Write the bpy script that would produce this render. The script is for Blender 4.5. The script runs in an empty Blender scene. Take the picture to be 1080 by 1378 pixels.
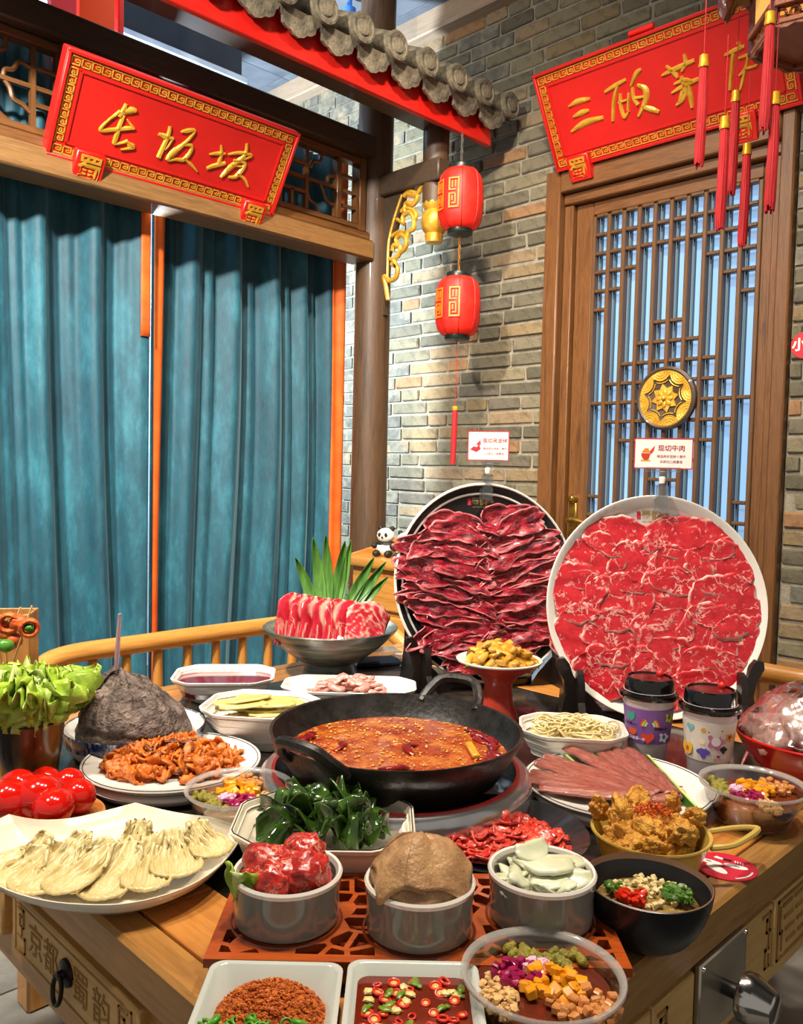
import bpy, bmesh, math, random
from mathutils import Vector, Matrix, noise, Euler
from math import sin, cos, pi, radians, sqrt, atan2, hypot
sc = bpy.context.scene
COL = sc.collection
# ------------------------------------------------------------------ camera
FPX = 1130.72; YAW = radians(44.9666); PIT = radians(2.8754); ROL = radians(1.314)
EYE = Vector((0, 0, 1.25))
f0 = Vector((cos(YAW), sin(YAW), 0)); r0 = Vector((sin(YAW), -cos(YAW), 0)); UZ = Vector((0, 0, 1))
FW = f0*cos(PIT) - UZ*sin(PIT); up0 = UZ*cos(PIT) + f0*sin(PIT)
RT = r0*cos(ROL) + up0*sin(ROL); UP = up0*cos(ROL) - r0*sin(ROL)
cd = bpy.data.cameras.new('camera'); cam = bpy.data.objects.new('camera', cd); COL.objects.link(cam)
cam.matrix_world = Matrix(((RT.x, UP.x, -FW.x, EYE.x), (RT.y, UP.y, -FW.y, EYE.y), (RT.z, UP.z, -FW.z, EYE.z), (0, 0, 0, 1)))
cd.sensor_fit = 'VERTICAL'; cd.sensor_height = 36.0; cd.lens = FPX/1378*36.0; cd.clip_start = .02
sc.camera = cam
# ------------------------------------------------------------------ world, lamps, exposure
w = bpy.data.worlds.new('room_ambient'); sc.world = w; w.use_nodes = True
w.node_tree.nodes['Background'].inputs[0].default_value = (1.0, .93, .85, 1)
w.node_tree.nodes['Background'].inputs[1].default_value = .32
def lamp(name, loc, power, col, size, target=None, spread=180):
    l = bpy.data.lights.new(name, 'AREA'); l.shape = 'DISK'; l.size = size; l.energy = power; l.color = col
    l.spread = radians(spread)
    o = bpy.data.objects.new(name, l); COL.objects.link(o); o.location = loc
    d = (Vector(target) - Vector(loc)) if target else Vector((0, 0, -1))
    o.rotation_euler = d.to_track_quat('-Z', 'Y').to_euler()
    return o
WARM = (1, .86, .70)
lamp('unseen_downlight', (.35, 1.35, 3.30), 20, WARM, .16, (.55, 1.6, 0), 150)
lamp('unseen_downlight', (1.25, .35, 3.30), 20, WARM, .16, (1.3, .55, 0), 150)
lamp('unseen_downlight', (.75, .75, 3.30), 17, WARM, .16, (.95, .95, 0), 120)
lamp('unseen_downlight', (-.35, 1.25, 2.95), 72, (1, .92, .82), .16, (1.3, 2.8, 1.5), 110)  # unseen lamp, set below the ceiling to brighten the left sign and curtain
lamp('unseen_downlight', (1.5, 1.4, 3.30), 23, WARM, .16, (3.0, 2.2, .9), 85)
il = bpy.data.lights.new('inner_room_lamp', 'POINT'); il.energy = 430; il.color = (.72, .86, 1.0); il.shadow_soft_size = .12
ilo = bpy.data.objects.new('inner_room_lamp', il); COL.objects.link(ilo); ilo.location = (1.62, 3.42, 2.05)
sc.view_settings.view_transform = 'Standard'; sc.view_settings.look = 'None'
sc.view_settings.gamma = 1.0; sc.view_settings.use_curve_mapping = False
sc.view_settings.exposure = .12
# ------------------------------------------------------------------ helpers
T = .75                                            # table top height
def ray(px, py): return FW + RT*((px-540)/FPX) - UP*((py-689)/FPX)
def at(ax, v, px, py):
    d = ray(px, py); return EYE + d*((v-EYE[ax])/d[ax])
def on(px, py, z=T): return at(2, z, px, py)
CZ = -radians(45.03)                               # turn of things set square to the camera
def lin(h):
    if not isinstance(h, str): return tuple(h)+((1,) if len(h) == 3 else ())
    h = h.lstrip('#'); o = []
    for i in (0, 2, 4):
        c = int(h[i:i+2], 16)/255; o.append(c/12.92 if c <= .04045 else ((c+.055)/1.055)**2.4)
    return tuple(o)+(1,)
MATS = {}
class NT:
    def __init__(s, name):
        s.m = bpy.data.materials.new(name); s.m.use_nodes = True; s.t = s.m.node_tree; s.n = s.t.nodes
        s.b = s.n['Principled BSDF']; MATS[name] = s.m
    def new(s, ty, **k):
        x = s.n.new(ty)
        for a, v in k.items():
            if a.startswith('i_'):
                key = a[2:]; key = int(key) if key.isdigit() else key
                x.inputs[key].default_value = v
            else: setattr(x, a, v)
        return x
    def ln(s, a, b): s.t.links.new(a, b)
    def ramp(s, src, stops, interp='LINEAR'):
        r = s.n.new('ShaderNodeValToRGB'); e = r.color_ramp.elements; r.color_ramp.interpolation = interp
        while len(e) < len(stops): e.new(.5)
        for el, (p, c) in zip(e, stops): el.position = p; el.color = lin(c) if not isinstance(c, (int, float)) else (c, c, c, 1)
        s.ln(src, r.inputs[0]); return r.outputs[0]
    def coord(s, stretch=(1, 1, 1), kind='Object'):
        tc = s.n.new('ShaderNodeTexCoord'); mp = s.n.new('ShaderNodeMapping'); mp.inputs['Scale'].default_value = stretch
        s.ln(tc.outputs[kind], mp.inputs[0]); return mp.outputs[0]
    def noise(s, co, scale, detail=4, rough=.55, dist=0):
        x = s.new('ShaderNodeTexNoise', i_Scale=scale, i_Detail=detail, i_Roughness=rough, i_Distortion=dist); s.ln(co, x.inputs[0]); return x.outputs[0]
    def mix(s, fac, a, b, mode='MIX'):
        x = s.n.new('ShaderNodeMix'); x.data_type = 'RGBA'; x.blend_type = mode
        for key, v in ((0, fac), (6, a), (7, b)):
            if hasattr(v, 'links'): s.ln(v, x.inputs[key])
            elif key == 0: x.inputs[0].default_value = v
            else: x.inputs[key].default_value = lin(v)
        return x.outputs[2]
    def bump(s, h, st=.3, dist=.01):
        x = s.new('ShaderNodeBump', i_Strength=st, i_Distance=dist); s.ln(h, x.inputs['Height']); s.ln(x.outputs[0], s.b.inputs['Normal'])
    def base(s, c):
        if hasattr(c, 'links'): s.ln(c, s.b.inputs['Base Color'])
        else: s.b.inputs['Base Color'].default_value = lin(c)
    def set(s, rough=.5, metal=0, coat=0, trans=0, ior=None, sss=0, sheen=0, spec=None, alpha=None, emit=None, estr=0):
        i = s.b.inputs; i['Roughness'].default_value = rough; i['Metallic'].default_value = metal
        i['Coat Weight'].default_value = coat; i['Transmission Weight'].default_value = trans
        i['Coat Roughness'].default_value = .08
        if ior: i['IOR'].default_value = ior
        if sss: i['Subsurface Weight'].default_value = sss; i['Subsurface Radius'].default_value = (.012, .005, .003); i['Subsurface Scale'].default_value = 1
        if sheen: i['Sheen Weight'].default_value = sheen; i['Sheen Roughness'].default_value = .35
        if spec is not None: i['Specular IOR Level'].default_value = spec
        if alpha is not None: i['Alpha'].default_value = alpha
        if emit: i['Emission Color'].default_value = lin(emit); i['Emission Strength'].default_value = estr
        return s
def mat(name, c1, c2=None, scale=12, rough=.5, metal=0, bump=0, bscale=None, stretch=(1, 1, 1), lo=.35, hi=.65, rnd=0, rhue=0, detail=4, bdist=.01, dist=0, **k):
    if name in MATS: return MATS[name]
    s = NT(name); s.set(rough, metal, **k)
    co = s.coord(stretch); col = None
    if c2 is not None:
        n = s.noise(co, scale, detail, dist=dist); col = s.ramp(n, [(lo, c1), (hi, c2)])
    if rnd or rhue:
        oi = s.n.new('ShaderNodeObjectInfo'); hs = s.n.new('ShaderNodeHueSaturation')
        mr = s.new('ShaderNodeMapRange', i_3=1-rnd, i_4=1+rnd); s.ln(oi.outputs['Random'], mr.inputs[0]); s.ln(mr.outputs[0], hs.inputs['Value'])
        if rhue:
            m2 = s.new('ShaderNodeMapRange', i_3=.5-rhue, i_4=.5+rhue); s.ln(oi.outputs['Random'], m2.inputs[0]); s.ln(m2.outputs[0], hs.inputs['Hue'])
        if col is not None: s.ln(col, hs.inputs['Color'])
        else: hs.inputs['Color'].default_value = lin(c1)
        col = hs.outputs[0]
    s.base(col if col is not None else c1)
    if bump: s.bump(s.noise(co, bscale or scale*3, 5), bump, bdist)
    return s.m
def wood(name, c1, c2, axis=0, scale=5, rough=.42, coat=.25, c3=None):
    if name in MATS: return MATS[name]
    s = NT(name); s.set(rough, 0, coat); st = [9, 9, 9]; st[axis] = .7; co = s.coord(st)
    n = s.noise(co, scale, 6, .6, .6); n2 = s.noise(co, scale*5, 3, .7)
    col = s.ramp(n, [(.3, c1), (.52, c2), (.7, c3 or c1)])
    col = s.mix(.35, col, s.ramp(n2, [(.35, c1), (.6, c2)]))
    s.base(col); s.bump(n2, .18, .004); return s.m
def marble(name, m1, m2, fat, scale=18, width=.035, rough=.28, veins=1.0, coat=.3, stretch=(1, 1, 1), sss=0, edge=True, dark=None, dist=1.2, fleck=0):
    if name in MATS: return MATS[name]
    s = NT(name); s.set(rough, 0, coat, sss=sss); oi = s.n.new('ShaderNodeObjectInfo')
    co = s.coord(stretch); va = s.n.new('ShaderNodeVectorMath'); va.operation = 'ADD'; s.ln(co, va.inputs[0])
    sc_ = s.n.new('ShaderNodeVectorMath'); sc_.operation = 'SCALE'; sc_.inputs[0].default_value = (7, 5, 3); s.ln(oi.outputs['Random'], sc_.inputs['Scale']); s.ln(sc_.outputs[0], va.inputs[1])
    co = va.outputs[0]
    base = s.ramp(s.noise(co, scale*1.6, 5, .6), [(.3, m1), (.68, m2)])
    n = s.noise(co, scale, 4, .6, dist)
    ab = s.n.new('ShaderNodeMath'); ab.operation = 'SUBTRACT'; ab.inputs[1].default_value = .5; s.ln(n, ab.inputs[0])
    ab2 = s.n.new('ShaderNodeMath'); ab2.operation = 'ABSOLUTE'; s.ln(ab.outputs[0], ab2.inputs[0])
    vein = s.ramp(ab2.outputs[0], [(width*.25, 1.0), (width, 0.0)])
    msk = s.ramp(s.noise(co, scale*.7, 2), [(.42, 0.0), (.58, 1.0)])
    vm = s.n.new('ShaderNodeMath'); vm.operation = 'MULTIPLY'; s.ln(vein, vm.inputs[0]); s.ln(msk, vm.inputs[1])
    vm2 = s.n.new('ShaderNodeMath'); vm2.operation = 'MULTIPLY'; vm2.inputs[1].default_value = veins; s.ln(vm.outputs[0], vm2.inputs[0]); fac = vm2.outputs[0]
    if dark:
        base = s.mix(s.ramp(s.noise(co, scale*.9, 3), [(.52, 0.0), (.6, 1.0)]), base, dark)
    if fleck:
        fk = s.ramp(s.noise(co, fleck, 3, .5, .5), [(.62, 0.0), (.72, .85)]); mf = s.n.new('ShaderNodeMath'); mf.operation = 'MAXIMUM'; s.ln(fac, mf.inputs[0]); s.ln(fk, mf.inputs[1]); fac = mf.outputs[0]
    if edge:
        at_ = s.n.new('ShaderNodeAttribute'); at_.attribute_name = 'fat'
        mx = s.n.new('ShaderNodeMath'); mx.operation = 'MAXIMUM'; s.ln(fac, mx.inputs[0]); s.ln(at_.outputs['Fac'], mx.inputs[1]); fac = mx.outputs[0]
    s.base(s.mix(fac, base, fat)); s.bump(s.noise(co, scale*4, 4), .35, .004); return s.m
def clear(name, tint=(.95, .97, .97), gloss=.16, rough=.06):
    if name in MATS: return MATS[name]
    s = NT(name); s.n.remove(s.b); out = s.n['Material Output']
    a = s.new('ShaderNodeBsdfTransparent', i_0=tint+(1,)); b = s.new('ShaderNodeBsdfGlossy', i_1=rough); lw = s.new('ShaderNodeLayerWeight', i_0=.35)
    mr = s.new('ShaderNodeMapRange', i_3=gloss*.5, i_4=min(1, gloss*4)); s.ln(lw.outputs['Facing'], mr.inputs[0])
    mx = s.n.new('ShaderNodeMixShader'); s.ln(mr.outputs[0], mx.inputs[0]); s.ln(a.outputs[0], mx.inputs[1]); s.ln(b.outputs[0], mx.inputs[2]); s.ln(mx.outputs[0], out.inputs[0]); return s.m
class G:
    """collects shapes of one part"""
    def __init__(s): s.v = []; s.f = []; s.a = None
    def add(s, vs, fs, M=None):
        k = len(s.v); s.v += [tuple(M @ Vector(p)) if M else tuple(p) for p in vs]; s.f += [tuple(i+k for i in q) for q in fs]; return s
    def box(s, x0, x1, y0, y1, z0, z1, bev=0, M=None, seg=1):
        if bev <= 0:
            vs = [(x, y, z) for z in (z0, z1) for y in (y0, y1) for x in (x0, x1)]
            return s.add(vs, [(0, 2, 3, 1), (4, 5, 7, 6), (0, 1, 5, 4), (2, 6, 7, 3), (0, 4, 6, 2), (1, 3, 7, 5)], M)
        bm = bmesh.new(); bmesh.ops.create_cube(bm, size=1)
        for v in bm.verts: v.co = ((x0+x1)/2+v.co.x*(x1-x0), (y0+y1)/2+v.co.y*(y1-y0), (z0+z1)/2+v.co.z*(z1-z0))
        bmesh.ops.bevel(bm, geom=bm.edges[:], offset=bev, segments=seg, affect='EDGES', profile=.5)
        bm.verts.index_update(); s.add([v.co[:] for v in bm.verts], [[v.index for v in q.verts] for q in bm.faces], M); bm.free(); return s
    def rings(s, R, cap0=True, cap1=True, M=None):
        n = len(R[0]); vs = [p for r in R for p in r]; fs = []
        for i in range(len(R)-1):
            for j in range(n):
                k = (j+1) % n; fs.append((i*n+j, i*n+k, (i+1)*n+k, (i+1)*n+j))
        if cap0: fs.append(tuple(reversed(range(n))))
        if cap1: fs.append(tuple((len(R)-1)*n+j for j in range(n)))
        return s.add(vs, fs, M)
    def lathe(s, prof, n=40, M=None, ox=0, oy=0, caps=None):
        R = [[(ox+max(r, 1e-5)*cos(2*pi*j/n), oy+max(r, 1e-5)*sin(2*pi*j/n), z) for j in range(n)] for r, z in prof]
        zs = [z for _, z in prof]; c0 = prof[0][0] < 1e-4 or prof[0][1] <= min(zs); c1 = prof[-1][0] < 1e-4 or prof[-1][1] >= max(zs)
        if caps is False: c0 = c1 = False
        return s.rings(R, c0, c1, M)
    def tube(s, pts, r, n=8, closed=False, M=None, flat=1.0):
        P = [Vector(p) for p in pts]; m = len(P); R = []; up = Vector((0, 0, 1)); prev = None
        for i in range(m):
            if closed: t = P[(i+1) % m]-P[i-1]
            else: t = P[min(i+1, m-1)]-P[max(i-1, 0)]
            t = t.normalized() if t.length > 1e-9 else Vector((1, 0, 0))
            if prev is None:
                a = t.cross(up); a = a if a.length > .01 else t.cross(Vector((1, 0, 0)))
            else: a = prev - t*prev.dot(t)
            a.normalize(); prev = a; b = t.cross(a); rr = r[i] if isinstance(r, (list, tuple)) else r
            R.append([P[i]+a*(rr*cos(2*pi*j/n))+b*(rr*flat*sin(2*pi*j/n)) for j in range(n)])
        if closed: R.append(R[0]); return s.rings(R, False, False, M)
        return s.rings(R, True, True, M)
    def prism(s, poly, z0, z1, M=None):
        n = len(poly); ar = sum(poly[i][0]*poly[(i+1) % n][1]-poly[(i+1) % n][0]*poly[i][1] for i in range(n))
        if ar < 0: poly = poly[::-1]
        return s.rings([[(x, y, z0) for x, y in poly], [(x, y, z1) for x, y in poly]], True, True, M)
    def sheet(s, fn, nu, nv, th, M=None, fat=None):
        """fn(u,v)->(x,y,z), closed thin solid"""
        top = [[Vector(fn(i/nu, j/nv)) for j in range(nv+1)] for i in range(nu+1)]; vs = []; fs = []; at = []
        W = nv+1; N = (nu+1)*W
        nr = []
        for i in range(nu+1):
            for j in range(nv+1):
                a = top[min(i+1, nu)][j]-top[max(i-1, 0)][j]; b = top[i][min(j+1, nv)]-top[i][max(j-1, 0)]
                c = a.cross(b); nr.append(c.normalized() if c.length > 1e-12 else Vector((0, 0, 1)))
                vs.append(top[i][j]); at.append(fat(i/nu, j/nv) if fat else 0)
        bot = [vs[k]-nr[k]*th for k in range(N)]
        for i in range(nu):
            for j in range(nv):
                a, b, c, d = i*W+j, (i+1)*W+j, (i+1)*W+j+1, i*W+j+1
                fs.append((a, b, c, d)); fs.append((N+d, N+c, N+b, N+a))
        loop = [j for j in range(W)] + [i*W+nv for i in range(1, nu+1)] + [nu*W+j for j in range(nv-1, -1, -1)] + [i*W for i in range(nu-1, 0, -1)]
        for k in range(len(loop)):
            a, b = loop[k], loop[(k+1) % len(loop)]; fs.append((a, b, N+b, N+a))
        if fat: s.a = (s.a or [0]*len(s.v)) + at + at
        return s.add(vs+bot, fs, M)
    def blob(s, rad, amp=.2, freq=1.5, sub=2, seed=0, sc=(1, 1, 1), M=None, amp2=0):
        bm = bmesh.new(); bmesh.ops.create_icosphere(bm, subdivisions=sub, radius=1)
        o = Vector((seed*3.17, seed*1.3, -seed*2.1)); vs = []
        for v in bm.verts:
            k = 1+amp*noise.noise(v.co*freq+o)+amp2*noise.noise(v.co*freq*3.1+o); vs.append((v.co.x*k*rad*sc[0], v.co.y*k*rad*sc[1], v.co.z*k*rad*sc[2]))
        bm.verts.index_update(); s.add(vs, [[v.index for v in q.verts] for q in bm.faces], M); bm.free(); return s
    def mesh(s, name, m, smooth=40):
        me = bpy.data.meshes.new(name); me.from_pydata(s.v, [], s.f); me.validate()
        if smooth:
            me.polygons.foreach_set('use_smooth', [True]*len(me.polygons))
            if smooth < 180: me.set_sharp_from_angle(angle=radians(smooth))
        if s.a:
            at = me.attributes.new('fat', 'FLOAT', 'POINT'); at.data.foreach_set('value', s.a[:len(me.vertices)])
        me.materials.append(m); me.update(); return me
def link(name, me, parent=None, loc=None, rot=None, mw=None, scale=None):
    o = bpy.data.objects.new(name, me); COL.objects.link(o)
    if parent: o.parent = parent
    if mw is not None: o.matrix_basis = mw
    if loc is not None: o.location = loc
    if rot is not None: o.rotation_euler = rot
    if scale is not None: o.scale = scale if hasattr(scale, '__len__') else (scale,)*3
    return o
def part(name, g, m, parent=None, smooth=40, **k): return link(name, g.mesh(name, m, smooth), parent, **k)
def tag(o, label, cat, group=None):
    o['label'] = label; o['category'] = cat
    if group: o['group'] = group
    return o
def thing(name, label, cat, loc=(0, 0, 0), rz=0, group=None, mw=None):
    o = bpy.data.objects.new(name, None); COL.objects.link(o); o.empty_display_size = .05
    o.location = loc; o.rotation_euler = (0, 0, rz)
    if mw is not None: o.matrix_basis = mw
    return tag(o, label, cat, group)
def struct(name, g, m, smooth=40, **k):
    o = part(name, g, m, None, smooth, **k); o['kind'] = 'structure'; return o
def bez(pts, n=8):
    """Catmull-Rom through points"""
    P = [Vector(p) for p in pts]; o = []
    for i in range(len(P)-1):
        a, b, c, d = P[max(i-1, 0)], P[i], P[i+1], P[min(i+2, len(P)-1)]
        for k in range(n):
            t = k/n; o.append(.5*((2*b)+(c-a)*t+(2*a-5*b+4*c-d)*t*t+(3*b-3*c+d-a)*t**3))
    o.append(P[-1]); return o
FONTCACHE = {}
def textmesh(body, size, m, depth=.001, bold=0):
    cu = bpy.data.curves.new('lettering', 'FONT'); cu.body = body; cu.size = size; cu.extrude = depth; cu.align_x = 'CENTER'; cu.align_y = 'CENTER'; cu.offset = bold; cu.resolution_u = 3
    o = bpy.data.objects.new('lettering', cu); COL.objects.link(o); dg = bpy.context.evaluated_depsgraph_get(); dg.update()
    me = bpy.data.meshes.new_from_object(o.evaluated_get(dg)); bpy.data.objects.remove(o); me.materials.clear(); me.materials.append(m); me.name = 'lettering'; return me
def text(name, body, size, m, parent=None, mw=None, depth=.001, bold=0): return link(name, textmesh(body, size, m, depth, bold), parent, mw=mw)
def TR(loc, rx=0, ry=0, rz=0, s=1): return Matrix.Translation(loc) @ Euler((rx, ry, rz)).to_matrix().to_4x4() @ Matrix.Scale(s, 4)
def frame(o, x, y, z=None):
    x = Vector(x).normalized(); y = Vector(y).normalized(); z = x.cross(y)
    return Matrix(((x.x, y.x, z.x, o[0]), (x.y, y.y, z.y, o[1]), (x.z, y.z, z.z, o[2]), (0, 0, 0, 1)))
def brush(g, pts, th, z0=0.0):
    """brush stroke: (x,y,width) points in a plane -> raised ribbon with bevelled edge"""
    P = bez([(p[0], p[1], p[2]) for p in pts], 5); L = []; Rr = []
    for i, p in enumerate(P):
        t = P[min(i+1, len(P)-1)]-P[max(i-1, 0)]; n = Vector((-t.y, t.x)); n = n.normalized() if n.length > 1e-9 else Vector((0, 1)); h = max(p.z, .001)/2
        L.append((p.x+n.x*h, p.y+n.y*h)); Rr.append((p.x-n.x*h, p.y-n.y*h))
    m = len(P); vs = []; fs = []
    for (a, b), (c, d) in zip(L, Rr):
        ia, ib = a*.75+c*.25, b*.75+d*.25; ic, id_ = a*.25+c*.75, b*.25+d*.75
        vs += [(a, b, z0), (ia, ib, z0+th), (ic, id_, z0+th), (c, d, z0)]
    for i in range(m-1):
        for j in range(3): fs.append((i*4+j, i*4+j+1, i*4+j+5, i*4+j+4))
    fs.append((0, 1, 2, 3)); fs.append(((m-1)*4+3, (m-1)*4+2, (m-1)*4+1, (m-1)*4)); g.add(vs, fs)
RND = random.Random(7)
# ================================================================== the room
XR = 3.0; YL = 2.8
m_mortar = mat('mortar', '#7d7767', '#958d7b', 30, .9, bump=.4)
s = NT('brick'); s.set(.85); oi = s.n.new('ShaderNodeObjectInfo'); co = s.coord()
bc = s.ramp(oi.outputs['Random'], [(0, '#6c6653'), (.18, '#80775d'), (.34, '#5e5947'), (.5, '#756e58'), (.64, '#8e7a5d'), (.76, '#94704c'), (.84, '#665f50'), (.93, '#867454')], 'CONSTANT')
bn = s.ramp(s.noise(co, 26, 6, .65), [(.3, '#4e493f'), (.5, '#ffffff'), (.75, '#d8d0c0')])
s.base(s.mix(.55, bc, bn, 'MULTIPLY')); s.bump(s.noise(co, 60, 6, .7), .7, .008); m_brick = s.m
g = G(); g.box(XR-.021, XR+.22, -1.5, 1.115, 0, 3.32); g.box(XR-.021, XR+.22, 2.128, 4.8, 0, 3.32); g.box(XR-.021, XR+.22, 1.115, 2.128, 2.5, 3.32)
wall = struct('wall_right', g, m_mortar, 0)
def brick_mesh(L, seed):
    g = G(); g.box(-.03, 0, -L/2, L/2, -.0258, .0258, .005); rr = random.Random(seed)
    g.v = [(x+rr.uniform(-.0022, .0022), y+rr.uniform(-.004, .004), z+rr.uniform(-.0022, .0022)) for x, y, z in g.v]
    return g.mesh('brick', m_brick, 30)
BM = {L: [brick_mesh(L, i+int(L*1e4)) for i in range(5)] for L in (.235, .112, .17)}
def seen(p):
    d = Vector(p)-EYE; z = d.dot(FW)
    if z < .1: return None
    x = 540+FPX*d.dot(RT)/z; y = 689-FPX*d.dot(UP)/z
    return (x, y, z) if -25 < x < 1105 and -15 < y < 1000 else None
bricks = []; rr = random.Random(3)
for k in range(52):
    z = .03+k*.0635; y = -1.48-(.12 if k % 2 else 0)+rr.uniform(0, .03)
    while y < 4.75:
        L = rr.choice([.235, .235, .235, .112, .17, .235]); c = y+L/2; nx = y+L+.013
        segs = [(c, L)]
        if z < 2.5:
            a, b = y, y+L
            if b > 1.112 and a < 1.112: segs = [((a+1.112)/2, 1.112-a)]
            elif a < 2.131 and b > 2.131: segs = [((2.131+b)/2, b-2.131)]
            elif a >= 1.112 and b <= 2.131: segs = []
        for c2, l2 in segs:
            if l2 > .03: bricks.append((c2, z, l2))
        y = nx
vis = []; rest = []
for c, z, L in bricks:
    p = seen((XR, c, z))
    hid = p is None or (p[0] < 478 and p[1] > 130 and not (430 < p[0])) or (z > 2.95 and c > 2.45 and c < 2.6)
    (rest if hid else vis).append((c, z, L, p[2] if p else 9))
vis.sort(key=lambda t: t[3]); rest += vis[300:]; vis = vis[:300]
for c, z, L, _ in vis:
    key = min(BM, key=lambda q: abs(q-L)); o = link('brick', rr.choice(BM[key]), wall, (XR, c, z), scale=(1, L/key, 1))
    o.location.x += rr.uniform(-.004, .003)
g = G()
for c, z, L, _ in rest: g.box(XR-.029, XR+.02, c-L/2, c+L/2, z-.0265, z+.0265)
s = NT('brick_far'); s.set(.85); co = s.coord(); s.base(s.mix(.5, s.ramp(s.noise(co, 7, 2), [(.35, '#6a675c'), (.5, '#7f7a69'), (.65, '#9a8468')], 'CONSTANT'), s.ramp(s.noise(co, 26, 6), [(.3, '#5a564c'), (.6, '#ffffff')]), 'MULTIPLY')); s.bump(s.noise(co, 60, 5), .6, .008)
o = part('brickwork', g, s.m, wall, 0); o['kind'] = 'stuff'
# floor
m_stone = mat('floor_stone', '#6f6c66', '#8b8880', 9, .6, bump=.4, rnd=.15)
g = G(); g.box(-1.5, 3.2, -1.5, 4.8, -.1, -.012); floor = struct('floor', g, mat('floor_joint', '#2e2c29'), 0)
sm = G().box(-.395, .395, -.195, .195, -.02, 0, .004).mesh('floor_slab', m_stone, 0)
for i in range(9):
    for j in range(9):
        x, y = -.35+.8*i*.5+(.2 if j % 2 else 0), 0
        x = .2+.8*(i*.5)-.0; x = -.6+.8*i+(.4 if j % 2 else 0); y = .2+.4*j
        if x < 3.0 and y < 4.4: link('floor_slab', sm, floor, (x, y, 0))
g = G(); g.box(-1.5, 3.2, 4.8, 4.95, 0, 3.5); struct('wall_back', g, mat('plaster', '#8d9093', '#a4a6a8', 6, .9), 0)
# ceiling
m_ceil = mat('ceiling_grey', '#565b63', '#6c727a', 5, .8, bump=.15, rnd=.08)
g = G(); g.box(-1.5, 3.25, -1.5, 4.95, 3.40, 3.5); ceil = struct('ceiling', g, mat('ceiling_joint', '#3a3d42'), 0)
pm = G().box(-.597, .597, -.297, .297, -.012, 0, .002).mesh('ceiling_panel', m_ceil, 0)
for i in range(4):
    for j in range(8): link('ceiling_panel', pm, ceil, (.3+1.2*i-.45, .55+.6*j, 3.40))
m_pale = wood('pale_timber', '#8d7760', '#a8917a', 1, 5, .6, 0)
g = G(); g.box(XR-.10, XR+.014, 1.0, 4.8, 3.29, 3.40, .006); struct('trim_1', g, m_pale, 0)
m_dark = wood('dark_timber', '#33281d', '#4b3a2a', 0, 5, .5, .15); m_darkz = wood('dark_timber_upright', '#33251a', '#5c432c', 2, 4, .5, .15, '#463423')
m_mid = wood('brown_timber', '#40260e', '#734a22', 0, 5, .45, .2, '#573618'); m_midy = wood('brown_timber_cross', '#40260e', '#734a22', 1, 5, .45, .2, '#573618'); m_midz = wood('brown_timber_upright', '#40260e', '#734a22', 2, 5, .45, .2, '#573618')
m_lightbeam = wood('lighter_timber', '#5f4226', '#8a6538', 0, 5, .5, .2)  # lighter brown timber for the lower beam
m_gold = mat('gold_paint', '#bf8c22', '#dcae42', 20, .35, .3, bump=.2)
m_red = mat('red_lacquer', '#c3170f', '#d2231a', 4, .38, coat=.2)
m_redsign = mat('sign_red', '#b51611', '#c91c14', 3, .45)
# duct and red boards in the inner room
t = thing('ventilation_duct', 'dark grey ventilation duct under the ceiling behind the timber beam', 'duct', (0, 0, 0))
a = at(1, 3.5, 170, 40); b = at(1, 3.5, 326, 100)
part('casing', G().box(.9, b.x, 3.5, 3.95, a.z, 3.38, .006), mat('duct_grey', '#1e2126', '#2a2e34', 5, .5), t); part('lit_edge', G().box(.9, b.x+.02, 3.48, 3.96, a.z-.03, a.z, .004), mat('lit_edge_pale', '#aab4bd', '#c4ccd4', 9, .4, .3), t)  # pale strip under the casing stands for light along its lower edge
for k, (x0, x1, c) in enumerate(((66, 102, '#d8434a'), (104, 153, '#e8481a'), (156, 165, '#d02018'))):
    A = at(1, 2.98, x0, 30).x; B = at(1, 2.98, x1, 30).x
    o = part('glowing_board', G().box(A, B-.004, 2.96, 3.0, 2.62, 3.2, .004), mat('board_red_%d' % k, c, None, rough=.5, emit=c, estr=.4)); tag(o, ['pink red upright board standing above the timber beam', 'orange upright board between two red boards above the beam', 'narrow bright red upright board beside the dark duct'][k], 'board', None)  # own glow added so the boards look lit
g = G().blob(.022, 0, 1, 2); o = part('ceiling_spotlight', G().lathe([(.03, 0), (.03, .05), (.012, .06), (.012, .12)], 16), mat('blue_bulb', '#3f7be0', None, rough=.3), loc=at(2, 3.33, 470, 12)+Vector((0, 0, -.05))); tag(o, 'small blue spotlight fixed to the grey ceiling', 'spotlight')
# ------------------------------------------------------------------ timber partition on the left
t = thing('timber_post', 'round brown timber post standing at the end of the curtained partition', 'post', (2.59, YL, 0))
part('shaft', G().lathe([(.085, .12), (.08, 1.5), (.078, 3.40)], 28), m_darkz, t); part('stone_base', G().lathe([(.11, 0), (.125, .04), (.12, .09), (.095, .12)], 28), m_stone, t)
g = G(); g.box(-.6, 2.53, YL-.07, YL+.07, 2.60, 2.69, .006); tag(part('beam', g, m_dark), 'dark upper timber beam above the lattice transom', 'beam')
t = thing('beam', 'lower timber beam the blue curtains hang under', 'beam', (0, 0, 0))
part('timber', G().box(-.6, 2.53, YL-.07, YL+.07, 2.16, 2.245, .008), m_lightbeam, t); part('sill_moulding', G().box(-.6, 2.53, YL-.045, YL+.045, 2.245, 2.285, .008), m_mid, t)
tr = thing('transom_lattice', 'brown carved lattice transom between the two timber beams', 'transom', (0, 0, 0))
for z0, z1 in ((2.29, 2.315), (2.57, 2.598)): part('rail', G().box(-.6, 2.5, YL-.025, YL+.025, z0, z1, .004), m_mid, tr)
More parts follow.
